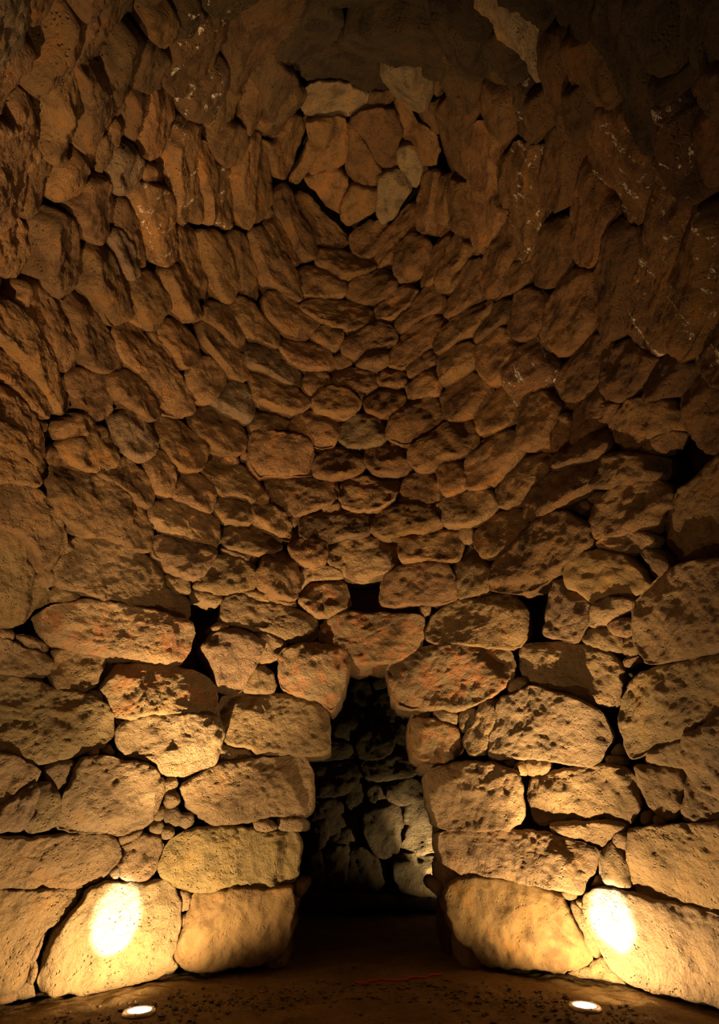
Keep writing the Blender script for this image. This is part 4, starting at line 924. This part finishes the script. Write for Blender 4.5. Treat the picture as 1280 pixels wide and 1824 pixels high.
# ------------------------------------------------------------ sunken floor spotlights
def lathe(prof, n=40):
    V, F = [], []
    for r, z in prof:
        for k in range(n): V.append((r * math.cos(k * 2 * math.pi / n), r * math.sin(k * 2 * math.pi / n), z))
    for j in range(len(prof) - 1):
        for k in range(n): F.append((j * n + k, j * n + (k + 1) % n, (j + 1) * n + (k + 1) % n, (j + 1) * n + k))
    return V, F
def disc(V, F, n=40, ring=0, up=True):
    z = V[ring * n][2]; V.append((0, 0, z)); c = len(V) - 1
    for k in range(n): F.append((ring * n + k, ring * n + (k + 1) % n, c))
LENS = emit('lit_lens', (1.0, 0.86, 0.62), 60.0)
DIM = emit('lit_lens_cool', (1.0, 0.92, 0.66), 12.0)
def make_lamp(loc, label, beams, lens=LENS):
    root = bpy.data.objects.new('floor_spotlight', None); C.objects.link(root)
    root.location = (loc[0], loc[1], 0.004)
    tag(root, label, 'spotlight', 'sunken floor spotlights')
    V, F = lathe([(0.070, 0.004), (0.072, -0.02), (0.066, -0.10), (0.05, -0.14)]); disc(V, F, ring=3)
    mesh_obj('housing', V, F, HOUSE, root)
    V, F = lathe([(0.066, 0.006), (0.068, 0.013), (0.074, 0.015), (0.090, 0.011), (0.096, 0.002), (0.096, -0.006), (0.066, -0.006), (0.066, 0.006)])
    mesh_obj('rim', V, F, STEEL, root)
    V, F = lathe([(0.066, 0.008), (0.055, 0.012), (0.03, 0.0145), (0.01, 0.015)]); disc(V, F, ring=3)
    mesh_obj('lens', V, F, lens, root)
    for k in range(3):
        a = 0.6 + k * 2.0944
        V, F = lathe([(0.005, 0.012), (0.005, 0.0165), (0.003, 0.018)], 10)
        V.append((0, 0, 0.018)); F += [(20 + i, 20 + (i + 1) % 10, 30) for i in range(10)]
        s = mesh_obj('screw', V, F, STEEL, root); s.location = (0.082 * math.cos(a), 0.082 * math.sin(a), 0)
    for e, cone, blend, aim, col, rad in beams:
        L = bpy.data.lights.new('beam', 'SPOT'); L.energy = e; L.spot_size = math.radians(cone); L.spot_blend = blend
        L.shadow_soft_size = rad; L.color = col
        lo = bpy.data.objects.new('beam', L); C.objects.link(lo); lo.parent = root
        lo.location = (0, 0, 0.05)
        d = Vector(aim) - Vector((loc[0], loc[1], 0.05))
        lo.rotation_euler = d.to_track_quat('-Z', 'Y').to_euler()
    return root
WARM = (1.0, 0.64, 0.29); HOT = (1.0, 0.92, 0.80); COOL = (1.0, 0.76, 0.38)
hl = hit_dome(np.array([[205, 1640], [1090, 1645]]))
make_lamp(LAMPS[0], 'glowing round floor spotlight at the foot of the left wall',
          [(200, 33, 0.5, tuple(hl[0]), HOT, 0.02), (105, 172, 0.35, (LAMPS[0][0] * 1.3, LAMPS[0][1] * 1.2, 1.6), WARM, 0.014),
           (680, 75, 0.9, (LAMPS[0][0] * 0.6, LAMPS[0][1] * 0.9, 5.0), WARM, 0.014)])
make_lamp(LAMPS[1], 'glowing round floor spotlight at the foot of the right wall',
          [(200, 33, 0.5, tuple(hl[1]), HOT, 0.02), (105, 172, 0.35, (LAMPS[1][0] * 1.3, LAMPS[1][1] * 1.2, 1.6), WARM, 0.014),
           (430, 75, 0.9, (LAMPS[1][0] * 0.8, LAMPS[1][1] * 0.9, 5.0), WARM, 0.014)])
make_lamp(LAMPS[2], 'floor spotlight on the left beside the viewer, aimed up at the left wall',
          [(480, 76, 0.8, (-2.5, -0.2, 3.1), WARM, 0.02), (330, 44, 0.9, (-1.75, -1.6, 4.3), WARM, 0.02)])
make_lamp(LAMPS[3], 'added unseen floor spotlight on the right beside the viewer, fill light for the vault',  # extra unseen lamp, added as weak fill for the right of the vault
          [(22, 80, 0.9, (1.3, 0.0, 5.5), WARM, 0.03)])
make_lamp(LAMPS[4], 'floor spotlight hidden in the passage behind the right door jamb',
          [(30, 104, 0.7, (0.6, 5.4, 1.4), COOL, 0.02), (130, 36, 0.8, (0.93, 5.35, 0.6), COOL, 0.02)], DIM)

# ------------------------------------------------------------ red cord on the floor before the doorway
cp = hit_floor(np.array([[632, 1753], [650, 1749], [672, 1748], [700, 1746], [735, 1745], [762, 1744], [786, 1742]]))
zz = floor_z(cp[:, :2]) + 0.007
V, F = [], []; n = 8
cc = np.column_stack([cp[:, :2], zz]); s = np.linspace(0, 6, 61); cc = np.stack([np.interp(s, np.arange(7), cc[:, k]) for k in range(3)], 1)
cc[:, 2] = floor_z(cc[:, :2]) + 0.006
for i, p in enumerate(cc):
    for k in range(n):
        a = k * 2 * math.pi / n; V.append((p[0], p[1] + 0.006 * math.cos(a), p[2] + 0.006 * math.sin(a)))
for i in range(len(cc) - 1):
    for k in range(n): F.append((i * n + k, i * n + (k + 1) % n, (i + 1) * n + (k + 1) % n, (i + 1) * n + k))
F.append(tuple(range(n))); F.append(tuple(range(len(V) - n, len(V))))
tag(mesh_obj('cord', V, F, CORD), 'thin red cord lying on the earth floor before the doorway', 'cord')
